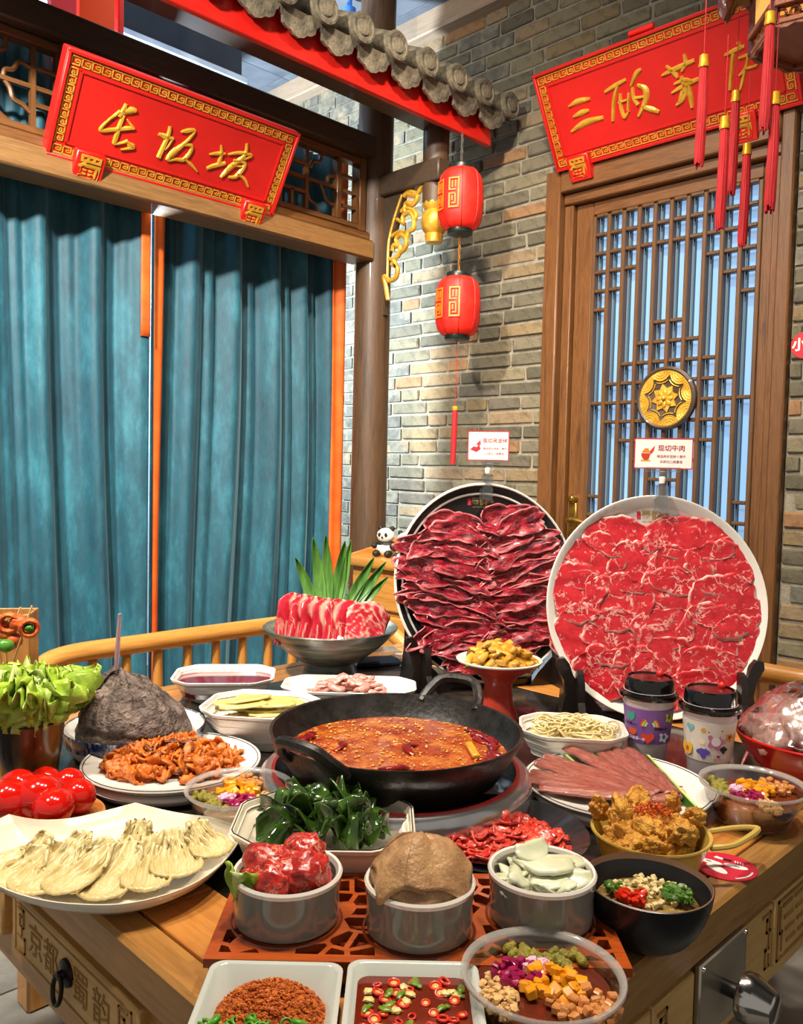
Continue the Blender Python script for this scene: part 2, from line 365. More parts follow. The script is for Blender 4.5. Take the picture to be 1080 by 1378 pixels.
part('stile', G().box(2.475, 2.512, YL-.03, YL+.03, 2.285, 2.60, .004), m_midz, tr); part('stile', G().box(2.355, 2.38, YL-.02, YL+.02, 2.315, 2.57, .004), m_midz, tr); part('stile', G().box(1.165, 1.20, YL-.03, YL+.03, 2.285, 2.60, .004), m_midz, tr)
for z in (2.38, 2.443, 2.506): part('bar', G().box(2.38, 2.475, YL-.008, YL+.008, z-.006, z+.006), m_mid, tr)
for x in (2.065, 2.2): part('bar', G().box(x-.008, x+.008, YL-.01, YL+.01, 2.315, 2.57), m_midz, tr)
for x, z0, z1 in ((2.125, 2.50, 2.57), (2.125, 2.315, 2.385), (2.01, 2.315, 2.57)): part('bar', G().box(x-.007, x+.007, YL-.009, YL+.009, z0, z1), m_midz, tr)
for z, x0, x1 in ((2.50, 1.95, 2.2), (2.443, 1.95, 2.355), (2.385, 1.95, 2.2)): part('bar', G().box(x0, x1, YL-.009, YL+.009, z-.007, z+.007), m_mid, tr)
for c in (((2.28, 2.57), (2.27, 2.53), (2.235, 2.52), (2.22, 2.49)), ((2.355, 2.49), (2.32, 2.48), (2.31, 2.45), (2.27, 2.443)), ((2.27, 2.443), (2.29, 2.42), (2.31, 2.38), (2.355, 2.37)), ((2.2, 2.40), (2.22, 2.36), (2.25, 2.35), (2.27, 2.315)), ((2.0, 2.34), (2.03, 2.36), (2.03, 2.385), (2.065, 2.385))):
    part('carved_scroll', G().tube(bez([(x, YL, z) for x, z in c], 5), .008, 6), m_mid, tr)
for x in (.55, .82, 1.09): part('bar', G().box(x-.008, x+.008, YL-.01, YL+.01, 2.315, 2.57), m_midz, tr)
for z in (2.39, 2.443, 2.505): part('bar', G().box(.4 if z == 2.443 else 1.09, 1.165, YL-.009, YL+.009, z-.007, z+.007), m_mid, tr)
for c in (((1.09, 2.50), (1.05, 2.51), (1.03, 2.48), (1.005, 2.47), (1.0, 2.443)), ((1.0, 2.443), (1.02, 2.42), (1.03, 2.39), (1.06, 2.38), (1.09, 2.36)), ((.95, 2.57), (.96, 2.535), (1.0, 2.53), (1.01, 2.57)), ((.93, 2.40), (.97, 2.38), (.98, 2.34), (1.02, 2.315))):
    part('carved_scroll', G().tube(bez([(x, YL, z) for x, z in c], 5), .008, 6), m_mid, tr)
# curtains
s = NT('teal_velvet'); s.set(.62, sheen=.5); s.b.inputs['Sheen Tint'].default_value = (.5, .8, 1, 1); co = s.coord((1, 1, .35))
cc = s.ramp(s.noise(co, 9, 6, .7), [(.3, '#0f3847'), (.52, '#195262'), (.75, '#327a8b')]); s.base(cc); s.bump(s.noise(s.coord((1, 1, .5)), 40, 5), .25, .006); m_vel = s.m
m_orange = mat('orange_trim', '#d2500f', '#e06a1c', 8, .6, bump=.15)
def fold(x, z, ph):
    q = x+.045*(1-z/2.6)*sin(z*1.3+x*3+ph)+.03*sin(x*7+ph)
    a = .5+.5*sin(2*pi*q/.165+ph); b = .5+.5*sin(2*pi*q/.43+1.3+ph); n_ = noise.noise(Vector((q*9, z*.7, ph)))
    return -.075*a**2.2*(.55+.45*b)+.03*b+.02*n_+.010*sin(2*pi*q/.055+z)*(1-a)
def curtain(label, x0, x1, Y, ph, trims, z0=.04, z1=2.655):
    t = thing('curtain', label, 'curtain', ((x0+x1)/2, Y, z0), 0, 'teal curtains on the partition'); xm = (x0+x1)/2
    n = int((x1-x0)/.0085)
    def fc(x, z):
        e_ = min(1, max(0, min(x-x0, x1-x)/.09)); e_ = e_*e_*(3-2*e_); return fold(x, z, ph)*e_-.055*(1-e_)
    part('cloth', G().sheet(lambda u, v: (x0+(x1-x0)*u-xm, fc(x0+(x1-x0)*u, z0+(z1-z0)*v), (z1-z0)*v), n, 26, -.003), m_vel, t, 180)
    for xa, xb, dz0, dz1 in trims:
        part('edge_trim', G().sheet(lambda u, v: (xa+(xb-xa)*u-xm, fc(xa+(xb-xa)*u, dz0+(dz1-dz0)*v)-.008, dz0+(dz1-dz0)*v-z0), 6, 20, -.004), m_orange, t, 180)
Yc = 2.95
X = lambda px, py=400: at(1, Yc, px, py).x
curtain('teal velvet curtain on the left with an orange edge only near its top', -.45, X(191), Yc, .4, [(X(179), X(190.5), 1.72, 2.655)])
curtain('teal velvet curtain on the right with orange edges down both sides', X(201), X(460), Yc+.045, 1.7, [(X(204), X(219), .04, 2.655), (X(447), X(461), .04, 2.655)])
# ------------------------------------------------------------------ tiled eave
ev = thing('tiled_eave', 'grey clay tile eave with a red board jutting over the curtained partition', 'eave', (0, 0, 0))
YE = 2.33; EO = .041
part('red_board', G().box(-.6, 2.806, YE-.012, YE+.012, 2.621, 2.76, .004), m_red, ev)
part('rafter_beam', G().box(-.6, 2.66, YE+.03, YE+.16, 2.66, 2.76, .006), m_dark, ev)
part('roof_deck', G().add([(-.6, YE-.05, 2.732), (2.88, YE-.05, 2.732), (2.88, 2.9, 3.0), (-.6, 2.9, 3.0), (-.6, YE-.05, 2.755), (2.88, YE-.05, 2.755), (2.88, 2.9, 3.025), (-.6, 2.9, 3.025)], [(0, 3, 2, 1), (4, 5, 6, 7), (0, 1, 5, 4), (1, 2, 6, 5), (2, 3, 7, 6), (3, 0, 4, 7)]), mat('deck', '#5b5347', '#6d6455', 12, .9), ev)
m_tile = mat('clay_tile', '#4e483b', '#7d735e', 22, .85, bump=.5, rnd=.14)
sl = atan2(.25, .55)
def tile_mesh():
    g = G(); M = TR((0, 0, 0), rx=-pi/2+sl)
    n = 10; prof = [(.047, .0), (.047, .55)]
    R = [[(r*cos(a), r*sin(a), z) for a in [i*2*pi/18 for i in range(18)]] for r, z in ((.045, 0), (.045, .55))]
    g.rings(R, True, True, M)
    return g
tg = tile_mesh(); tm = tg.mesh('cover_tile', m_tile)
cg = G().lathe([(.052, 0), (.052, .014), (.044, .016), (.042, .011), (.03, .011), (.026, .016), (.012, .017), (0.001, .018)], 24, TR((0, 0, 0), rx=pi/2)); cm_ = cg.mesh('tile_end_cap', m_tile)
def drip():
    g = G(); pl = []
    for i in range(13):
        u = i/12; x = -.088+.176*u; pl.append((x, .012-.03*sin(pi*u)))
    low = [(.088, -.014), (.078, -.036), (.070, -.042), (.066, -.062), (.05, -.072), (.034, -.074), (.022, -.084), (0, -.090), (-.022, -.084), (-.034, -.074), (-.05, -.072), (-.066, -.062), (-.070, -.042), (-.078, -.036), (-.088, -.014)]
    g.prism(pl+low, 0, .014, TR((0, 0, 0), rx=pi/2+.25)); return g
dm = drip().mesh('drip_tile', m_tile)
PITCH = .167
xs = [2.835-PITCH*i for i in range(20)]
for i, x in enumerate(xs):
    ct = link('cover_tile', tm, ev, (x, YE-.085, 2.780)); link('end_cap', cm_, ct, (0, .004, 0))
    if i < 19: link('drip_tile', dm, ev, (x-PITCH/2, YE-.055, 2.760), rot=(0, RND.uniform(-.06, .06), 0))
# cross beam, hanging post, carved bracket
tag(part('cross_beam', G().box(2.55, 2.63, 2.38, YL-.04, 2.44, 2.53, .006), m_dark), 'short dark cross beam jutting forward from the round post', 'beam')
hp = thing('hanging_post', 'short hanging post with a gilt carved drop behind the top lantern', 'post', (2.61, 2.452, 2.20))
part('shaft', G().lathe([(.053, .16), (.055, .46)], 24), m_darkz, hp)
part('gilt_drop', G().lathe([(.012, 0), (.036, .004), (.040, .035), (.037, .04), (.052, .06), (.058, .095), (.052, .125), (.04, .135), (.043, .142), (.054, .158), (.054, .165), (.03, .166)], 12), m_gold, hp)
br = thing('carved_bracket', 'gilded openwork carved bracket between the round post and cross beam', 'bracket', (2.59, 0, 0))
part('back_board', G().add([(-.012, 2.735, 1.93), (.012, 2.735, 1.93), (.012, 2.71, 1.93), (-.012, 2.71, 1.93), (-.012, 2.735, 2.44), (.012, 2.735, 2.44), (.012, 2.60, 2.44), (-.012, 2.60, 2.44), (-.012, 2.735, 2.15), (.012, 2.735, 2.15), (.012, 2.712, 2.15), (-.012, 2.712, 2.15)], [(0, 1, 2, 3), (0, 3, 11, 8), (8, 11, 7, 4), (1, 9, 10, 2), (9, 5, 6, 10), (3, 2, 10, 11), (11, 10, 6, 7), (4, 7, 6, 5), (0, 8, 9, 1), (8, 4, 5, 9)]), m_dark, br)
def bl(pts, r): part('gilt_scroll', G().tube(bez([(-.012, y, z) for y, z in pts], 6), r, 7), m_gold, br)
P_ = lambda px, py: (lambda p: (p.y, p.z))(at(0, 2.578, px, py))
for pts, r in ((((522, 404), (519, 385), (517, 372), (525, 378), (533, 372), (534, 360), (527, 355)), .011), (((521, 372), (522, 340), (524, 320), (531, 292), (541, 262)), .0065), (((534, 360), (530, 350), (536, 343), (538, 332), (530, 330), (528, 338)), .011), (((538, 340), (545, 334), (547, 323), (540, 316), (533, 322), (536, 332)), .011), (((546, 325), (550, 312), (556, 308), (557, 296), (552, 286), (543, 290), (542, 300)), .011), (((556, 300), (560, 290), (557, 284), (546, 280), (540, 285)), .01), (((545, 285), (547, 274), (556, 275), (562, 264), (552, 258), (544, 264)), .012), (((550, 262), (560, 262), (566, 254), (569, 248)), .012), (((527, 318), (536, 312), (545, 312)), .008), (((529, 350), (523, 348)), .008), (((534, 295), (544, 302)), .008)):
    bl([P_(*p) for p in pts], r)
# ------------------------------------------------------------------ sign boards
def loc2(Mi, M, px, py):
    n = M.to_3x3() @ Vector((0, 0, 1)); o = M.translation; d = ray(px, py); p = EYE + d*((o-EYE).dot(n)/d.dot(n)); q = Mi @ p; return q.x, q.y
def meander(g, x0, y0, x1, y1, n, h, side, z, th=.0028, wd=.0036):
    d = Vector((x1-x0, y1-y0)); L = d.length/n; d.normalize(); nn = Vector((-d.y, d.x))*side
    pl = [(0, 0), (0, 1), (.78, 1), (.78, .36), (.36, .36), (.36, .66), (.58, .66)]
    def seg(a, b):
        a = Vector((x0, y0))+d*(a[0]*L)+nn*(a[1]*h); b = Vector((x0, y0))+d*(b[0]*L)+nn*(b[1]*h)
        e = (b-a).normalized(); q = Vector((-e.y, e.x))*(wd/2); a = a-e*wd/2; b = b+e*wd/2
        g.prism([tuple(a+q), tuple(a-q), tuple(b-q), tuple(b+q)], z, z+th)
    for k in range(n):
        for p, q in zip(pl[:-1], pl[1:]): seg((p[0]+k, p[1]), (q[0]+k, q[1]))
        seg((k, 0), (k+1, 0)) if k % 1 == 0 else None
def signboard(label, M, W, H, chars, scale, org, blocks, nx, ny, M2, groupname, clipx=None):
    t = thing('sign_board', label, 'sign', mw=M); Mi = M.inverted()
    part('board', G().box(-W/2, W/2, 0, H, -.045, 0, .004), m_redsign, t)
    fr = G(); b = .052
    for x0, x1, y0, y1 in ((-W/2, W/2, 0, .012), (-W/2, W/2, H-.012, H), (-W/2, -W/2+.012, .012, H-.012), (W/2-.012, W/2, .012, H-.012)): fr.box(x0, x1, y0, y1, 0, .009, .002)
    part('frame', fr, m_redsign, t)
    k = G(); i = .018; h = .024
    meander(k, -W/2+i, i, W/2-i, i, nx, h, 1, 0); meander(k, -W/2+i, H-i, W/2-i, H-i, nx, h, -1, 0); meander(k, -W/2+i, H-i-h*1.4, -W/2+i, i+h*1.4, ny, h, 1, 0); meander(k, W/2-i, H-i-h*1.4, W/2-i, i+h*1.4, ny, h, -1, 0)
    part('key_pattern_border', k, m_gold, t, 0)
    ins = G(); j = .052; ins.box(-W/2+j, W/2-j, j, j+.006, 0, .004); ins.box(-W/2+j, W/2-j, H-j-.006, H-j, 0, .004); ins.box(-W/2+j, -W/2+j+.006, j, H-j, 0, .004); ins.box(W/2-j-.006, W/2-j, j, H-j, 0, .004)
    part('inner_bead', ins, m_redsign, t, 0)
    for strokes in chars:
        g = G()
        for st in strokes:
            P = []
            for x, y, wd in st:
                a = loc2(Mi, M, org[0]+x/scale, org[1]+y/scale); c = loc2(Mi, M, org[0]+(x+wd)/scale, org[1]+y/scale); P.append((a[0], a[1], hypot(c[0]-a[0], c[1]-a[1])*.92))
            brush(g, P, .006)
        part('character', g, m_gold, t, 50)
    for (bx, by) in blocks:
        bo = part('support_block', G().box(-.05, .05, -.055, .045, -.12, .03, .004), m_red, t, loc=(bx, by, 0))
        text('lettering', '蜀', .085, m_gold, bo, TR((0, -.008, .0315)), .0015, .001)
    return t
A = at(1, 2.74, 60, 208); y2 = 2.74-.175
TLp = at(1, y2, 92, 62); W = at(1, 2.74, 362, 297).x-A.x+.01; H = hypot(.175, TLp.z-A.z)
ML = frame((A.x+W/2, 2.74, A.z), (1, 0, 0), (0, -.175, TLp.z-A.z))
C1 = [[(258, 85, 22), (240, 125, 30), (215, 160, 28)], [(235, 132, 34), (285, 124, 44), (316, 125, 26)], [(222, 128, 22), (160, 175, 14), (118, 215, 18), (112, 240, 28), (180, 236, 26), (260, 228, 28), (305, 228, 16)], [(245, 150, 20), (220, 210, 30), (195, 290, 32), (182, 318, 20)], [(182, 318, 16), (230, 312, 16), (265, 300, 20)], [(262, 303, 14), (276, 322, 32), (298, 336, 34), (262, 346, 16), (225, 350, 8)], [(262, 175, 10), (290, 212, 16), (304, 224, 10)]]
C2 = [[(512, 215, 20), (505, 260, 26), (480, 320, 30), (445, 398, 34)], [(445, 260, 18), (480, 275, 36), (532, 287, 18)], [(525, 290, 12), (500, 330, 14), (480, 350, 10)], [(575, 248, 10), (615, 242, 28), (655, 240, 18), (630, 280, 16), (590, 320, 22), (530, 372, 42), (490, 412, 20)], [(590, 322, 18), (636, 328, 24), (630, 365, 24), (590, 410, 26), (545, 408, 18), (500, 415, 14)], [(590, 400, 18), (635, 440, 22), (668, 478, 12)]]
C3 = [[(808, 325, 12), (812, 370, 24), (795, 430, 22)], [(740, 378, 10), (790, 374, 24), (832, 374, 14)], [(725, 460, 20), (770, 445, 28), (832, 430, 24)], [(850, 378, 12), (920, 370, 20), (985, 385, 18), (940, 408, 12)], [(958, 315, 16), (955, 360, 22), (930, 400, 28), (860, 460, 36), (805, 512, 16)], [(880, 412, 14), (945, 428, 24), (930, 470, 28), (890, 510, 24), (850, 510, 14)], [(900, 490, 20), (945, 525, 20), (965, 566, 12)], [(870, 440, 14), (930, 450, 12)]]
iL = ML.inverted()
signboard('red board with three gold characters hung over the blue curtains', ML, W, H, [C1, C2, C3], 4.32, (110, 120), [loc2(iL, ML, 116, 221), loc2(iL, ML, 336, 285)], 26, 9, None, '')
A = at(0, 2.93, 750, 232); x2 = 2.93-.19; TLp = at(0, x2, 713, 103); B_ = at(0, 2.93, 1082, 141); W = A.y-B_.y; H = hypot(.19, TLp.z-A.z)
MR = frame((2.93, A.y-W/2, A.z), (0, -1, 0), (-.19, 0, TLp.z-A.z)); iR = MR.inverted()
D1 = [[(80, 328, 8), (120, 306, 24), (172, 295, 12)], [(100, 372, 10), (135, 355, 24), (167, 344, 12)], [(92, 435, 12), (150, 398, 28), (228, 375, 16)]]
D2 = [[(235, 266, 14), (280, 238, 20), (325, 213, 14)], [(288, 240, 18), (272, 300, 18), (268, 390, 16)], [(300, 272, 14), (302, 330, 18), (318, 374, 18), (338, 345, 12)], [(336, 270, 14), (332, 345, 14)], [(292, 312, 10), (335, 298, 10)], [(345, 240, 12), (368, 188, 24), (390, 168, 12)], [(352, 245, 16), (356, 290, 18), (375, 322, 18)], [(372, 236, 14), (408, 258, 30), (405, 310, 24), (378, 370, 16)], [(360, 292, 12), (405, 286, 12)], [(392, 328, 14), (430, 340, 26), (466, 352, 16)]]
D3 = [[(478, 195, 10), (530, 170, 24), (618, 130, 18)], [(495, 155, 12), (530, 185, 24), (545, 205, 12)], [(572, 103, 14), (578, 145, 22), (562, 178, 14)], [(520, 270, 10), (575, 238, 24), (645, 206, 18)], [(560, 198, 16), (575, 250, 28), (570, 295, 22), (540, 322, 12)], [(530, 232, 10), (575, 215, 20), (612, 222, 10)], [(592, 232, 16), (600, 290, 24), (606, 333, 16)], [(570, 262, 26), (560, 290, 24), (552, 312, 14)]]
D4 = [[(745, 110, 12), (790, 88, 24), (832, 70, 14)], [(800, 52, 18), (815, 78, 14)], [(782, 100, 20), (774, 180, 20), (768, 258, 18)], [(805, 122, 12), (860, 108, 18), (886, 148, 14), (840, 165, 14)], [(845, 112, 14), (835, 165, 18), (808, 196, 12)], [(835, 160, 14), (822, 220, 18), (812, 258, 12)]]
signboard('red board with four gold characters tilted over the door', MR, W, H, [D1, D2, D3, D4], 3.176, (740, 40), [loc2(iR, MR, 783, 222), loc2(iR, MR, 1002, 168)], 28, 9, None, '')
o = part('red_ledge_strip', G().box(-.05, .05, -.01, .01, 0, .02, .004), m_red, loc=at(0, 2.72, 858, 42), rot=(0, 0, pi/2)); o.location = MR @ Vector((loc2(iR, MR, 858, 42)[0], H+.002, -.02)); tag(o, 'short red strip lying on top of the sign over the door', 'strip')
# ------------------------------------------------------------------ door in the brick wall
dr = bpy.data.objects.new('door_1', None); COL.objects.link(dr); dr['kind'] = 'structure'
part('jamb', G().box(XR-.06, XR+.1, 2.056, 2.128, 0, 2.50, .006), m_midz, dr); part('jamb', G().box(XR-.06, XR+.1, 1.117, 1.165, 0, 2.50, .006), m_midz, dr)
part('lintel', G().box(XR-.06, XR+.1, 1.165, 2.056, 2.405, 2.50, .006), m_midy, dr)
part('lintel_moulding', G().box(XR-.03, XR+.1, 1.165, 2.056, 2.36, 2.405, .006), m_midy, dr); part('inner_jamb', G().box(XR-.02, XR+.1, 2.015, 2.056, 0, 2.36, .004), m_midz, dr); part('inner_jamb', G().box(XR-.02, XR+.1, 1.165, 1.20, 0, 2.36, .004), m_midz, dr)
part('door_stile', G().box(XR+.005, XR+.05, 1.932, 2.013, 0, 2.36, .004), m_midz, dr); part('door_stile', G().box(XR+.005, XR+.05, 1.202, 1.243, 0, 2.36, .004), m_midz, dr)
part('door_rail', G().box(XR+.005, XR+.05, 1.243, 1.932, 2.305, 2.36, .004), m_midy, dr); part('door_panel', G().box(XR+.01, XR+.05, 1.243, 1.932, .02, .77, .004), m_midz, dr)
CW = (1.925-1.25)/10; ZT = 2.299; RP = .076
m_bar = wood('lattice_timber', '#402a14', '#654524', 2, 5, .45, .2)
vb = G().box(XR+.0, XR+.035, -.0085, .0085, ZT-20*RP, ZT, .003).mesh('lattice_bar', m_bar, 0)
for i in range(11): link('lattice_bar', vb, dr, (0, 1.925-CW*i, 0))
hb = G().box(XR+.002, XR+.033, -CW/2+.0085, CW/2-.0085, -.007, .007, .003).mesh('lattice_rung', m_bar, 0)
rows = {0: range(10), 20: range(10), 1: range(10), 2: range(10), 18: range(10), 19: range(10), 3: (0, 1, 2, 7, 8, 9), 17: (0, 1, 2, 7, 8, 9), 4: (0, 1, 8, 9), 16: (0, 1, 8, 9), 5: (0, 9), 15: (0, 9), 6: (4, 5), 14: (4, 5), 7: range(3, 7), 13: range(3, 7), 8: range(2, 8), 12: range(2, 8), 9: range(1, 9), 11: range(1, 9), 10: range(10)}
for k, cs in rows.items():
    for c in cs: link('lattice_rung', hb, dr, (0, 1.925-CW*(c+.5), ZT-k*RP))
s = NT('frosted_pane'); s.set(.25, coat=.2); co = s.coord(); cc = s.ramp(s.noise(co, 1.4, 2), [(.35, '#9cbfe6'), (.65, '#c4dcf5')]); s.base('#4f78a8'); s.ln(cc, s.b.inputs['Emission Color']); s.b.inputs['Emission Strength'].default_value = .72
part('frosted_pane', G().box(XR+.052, XR+.06, 1.24, 1.935, .76, 2.31), s.m, dr, 0)
pf = mat('bar_shade_colour', '#4c6470', None, rough=.5)
for i in range(10): part('bar_shade', G().box(XR+.036, XR+.052, 1.925-CW*i-.016, 1.925-CW*i-.0085, ZT-20*RP, ZT), pf, dr, 0)  # dark strip painting the shade of each bar's depth on the pane
md = thing('medallion', 'round dark wood medallion with gilt waves and a star flower on the door', 'medallion', mw=frame((XR-.001, 1.572, 1.545), (0, -1, 0), (0, 0, 1)))
part('disc', G().lathe([(.12, 0), (.121, .02), (.112, .026), (.1, .018), (0, .018)], 48), m_dark, md)
for k in range(8):
    a0 = 2*pi*k/8+.2
    inn = lambda q: .089-.021*sin(pi*q)
    pl_ = [(.107*cos(a0-pi/8+pi/4*q/8), .107*sin(a0-pi/8+pi/4*q/8)) for q in range(9)]+[(inn(q/8)*cos(a0-pi/8+pi/4*q/8), inn(q/8)*sin(a0-pi/8+pi/4*q/8)) for q in range(8, -1, -1)]
    sg = part('gilt_ring_segment', G().prism(pl_, .016, .0215), m_gold, md, 30); g = G()
    for j in range(4):
        rr_ = .014+.0078*j; cx_, cy_ = .106*cos(a0), .106*sin(a0)
        pts = [(cx_+rr_*1.25*cos(a), cy_+rr_*1.25*sin(a), .0215) for a in [a0+pi/2+pi*q/12 for q in range(13)]]
        ok = [p for p in pts if hypot(p[0], p[1]) < .106 and abs(((atan2(p[1], p[0])-a0+pi) % (2*pi))-pi) < pi/8]
        if len(ok) > 2: g.tube(ok, .0022, 5)
    part('wave_line', g, m_gold, sg)
st = []
for k in range(16): st.append(((.055 if k % 2 == 0 else .038)*cos(pi*k/8+.2), (.055 if k % 2 == 0 else .038)*sin(pi*k/8+.2)))
part('star', G().prism(st, .016, .024), m_gold, md, 30)
for k in range(8): part('petal', G().blob(.012, 0, 1, 1, sc=(1.3, .8, .6), M=TR((.022*cos(pi*k/4), .022*sin(pi*k/4), .026), rz=pi*k/4)), m_gold, md)
part('boss', G().blob(.011, 0, 1, 2, M=TR((0, 0, .03))), m_gold, md)
m_brass = mat('brass', '#8a6a28', '#c9a24c', 14, .25, .9)
hd = part('door_handle', G().box(XR-.006, XR+.006, 1.96, 2.0, .98, 1.13, .005).blob(.02, .3, 2, 2, M=TR((XR-.006, 1.98, 1.145))), m_brass, dr); part('lever', G().tube(bez([(XR-.03, 1.98, 1.055), (XR-.04, 1.95, 1.06), (XR-.035, 1.90, 1.05)], 4), .011, 8).tube([(XR, 1.98, 1.055), (XR-.035, 1.98, 1.055)], .013, 8), m_brass, hd)
sk = thing('wall_sticker', 'round red sticker with white lettering on the bricks right of the door', 'sticker', mw=frame((XR-.034, 1.065, 1.70), (0, -1, 0), (0, 0, 1)))
part('disc', G().lathe([(.045, 0), (.045, .002)], 32), mat('sticker_red', '#c41f28', None, rough=.4), sk); m_white = mat('print_white', '#f4efe8', None, rough=.5)
text('lettering', '小心', .045, m_white, sk, TR((.004, 0, .0025)), .0003, .0015)
# ------------------------------------------------------------------ red lanterns
s = NT('lantern_silk'); s.set(.55, emit='#e8200c', estr=.22); co = s.coord(); s.base(s.ramp(s.noise(co, 30, 3), [(.4, '#d2150c'), (.6, '#de2212')])); m_lan = s.m
m_cap = mat('lantern_cap', '#11201c', None, rough=.35); m_lgold = mat('lantern_print', '#e06a16', '#ea821e', 20, .5, emit='#f07a1c', estr=.1)
m_rib = mat('lantern_rib', '#8d0f0a', None, rough=.5); m_chain = mat('chain_metal', '#8a8478', None, rough=.35, metal=.8); m_chaing = mat('chain_gold', '#c9873a', None, rough=.35, metal=.8)
def chain(parent, x, y, z0, z1, m, r=.0075):
    n = max(2, int((z1-z0)/(r*2.6)))
    for k in range(n):
        z = z0+(k+.5)*(z1-z0)/n; h = (z1-z0)/n*.62
        pts = [(r*.6*cos(a)*(1 if k % 2 else 0)+0, r*.6*cos(a)*(0 if k % 2 else 1), h*sin(a)) for a in [2*pi*q/10 for q in range(10)]]
        part('chain_link', G().tube([(x+p[0], y+p[1], z+p[2]) for p in pts], .0018, 5, True), m, parent)
LX, LY = 2.597, 2.297
def lantern(label, zb, h, R, em_ang, name='red_lantern'):
    t = thing(name, label, 'lantern', (LX, LY, zb), 0, 'red lanterns hung from the eave')
    prof = [(.052, .018), (.066, .024), (.08, .042), (.088, .075), (.091, .13), (.0915, h/2), (.091, h-.13), (.088, h-.075), (.08, h-.042), (.066, h-.024), (.052, h-.018)]
    N = 40; R_ = []
    for r, z in prof:
        R_.append([(r*R*(.965+.035*abs(cos(4*2*pi*j/N)))*cos(2*pi*j/N), r*R*(.965+.035*abs(cos(4*2*pi*j/N)))*sin(2*pi*j/N), z) for j in range(N)])
    part('silk_body', G().rings(R_), m_lan, t, 60)
    for k in range(8):
        a = 2*pi*k/8; part('rib', G().tube([(r*R*1.005*cos(a), r*R*1.005*sin(a), z) for r, z in prof], .0016, 5), m_rib, t)
    part('cap', G().lathe([(.05, h-.022), (.052, h-.004), (.05, h), (.04, h+.001)], 28), m_cap, t); part('cap', G().lathe([(.04, 0), (.05, .001), (.053, .006), (.052, .024)], 28), m_cap, t)
    for a in em_ang:
        M = Matrix.Rotation(a, 4, 'Z') @ frame((.0925*R*.98, 0, h*.52), (0, 1, 0), (0, 0, 1)); g = G()
        for x0, x1, y0, y1 in ((-.022, .022, .052, .058), (.016, .022, -.058, .052), (-.022, -.016, .012, .052), (-.009, -.004, .018, .046), (.004, .009, .018, .046), (-.022, .010, .008, .013), (-.022, -.016, -.052, -.002), (-.022, .022, -.060, -.053), (-.016, .008, -.007, -.002), (.003, .008, -.042, -.002), (-.009, .008, -.045, -.040), (-.010, -.005, -.032, -.012)):
            g.box(x0, x1, y0, y1, 0, .0022, 0, M)
        part('gold_emblem', g, m_lgold, t, 0)
    return t
ca = atan2(-LY, -LX)
l1 = lantern('upper red silk lantern with gold emblems hung under the tiled eave', 2.207, .276, 1.0, (ca-.30, ca-1.05))
chain(l1, 0, 0, .276, .405, m_chain)
l2 = lantern('lower red silk lantern with a tassel hung below another lantern', 1.783, .270, 1.0, (ca-.15, ca-.95)); chain(l2, 0, 0, .270, .424, m_chaing)
m_tas = mat('tassel_red', '#a80a12', '#c41620', 40, .7, stretch=(4, 4, .3), bump=.6, bscale=60, bdist=.004); m_tasg = mat('tassel_gold', '#d99a16', '#f0bb35', 30, .35, .5)
part('cord', G().tube([(0, 0, 0), (.002, 0, -.20), (0, .002, -.27)], .0014, 5), m_tas, l2); part('tassel', G().tube([(0, 0, -.27), (0, .001, -.285), (.001, .003, -.4), (-.003, .004, -.505)], [.008, .011, .012, .0105], 10), m_tas, l2); part('tassel_band', G().lathe([(.0115, -.285), (.0125, -.28), (.0125, -.272), (.009, -.268)], 12), m_tasg, l2)
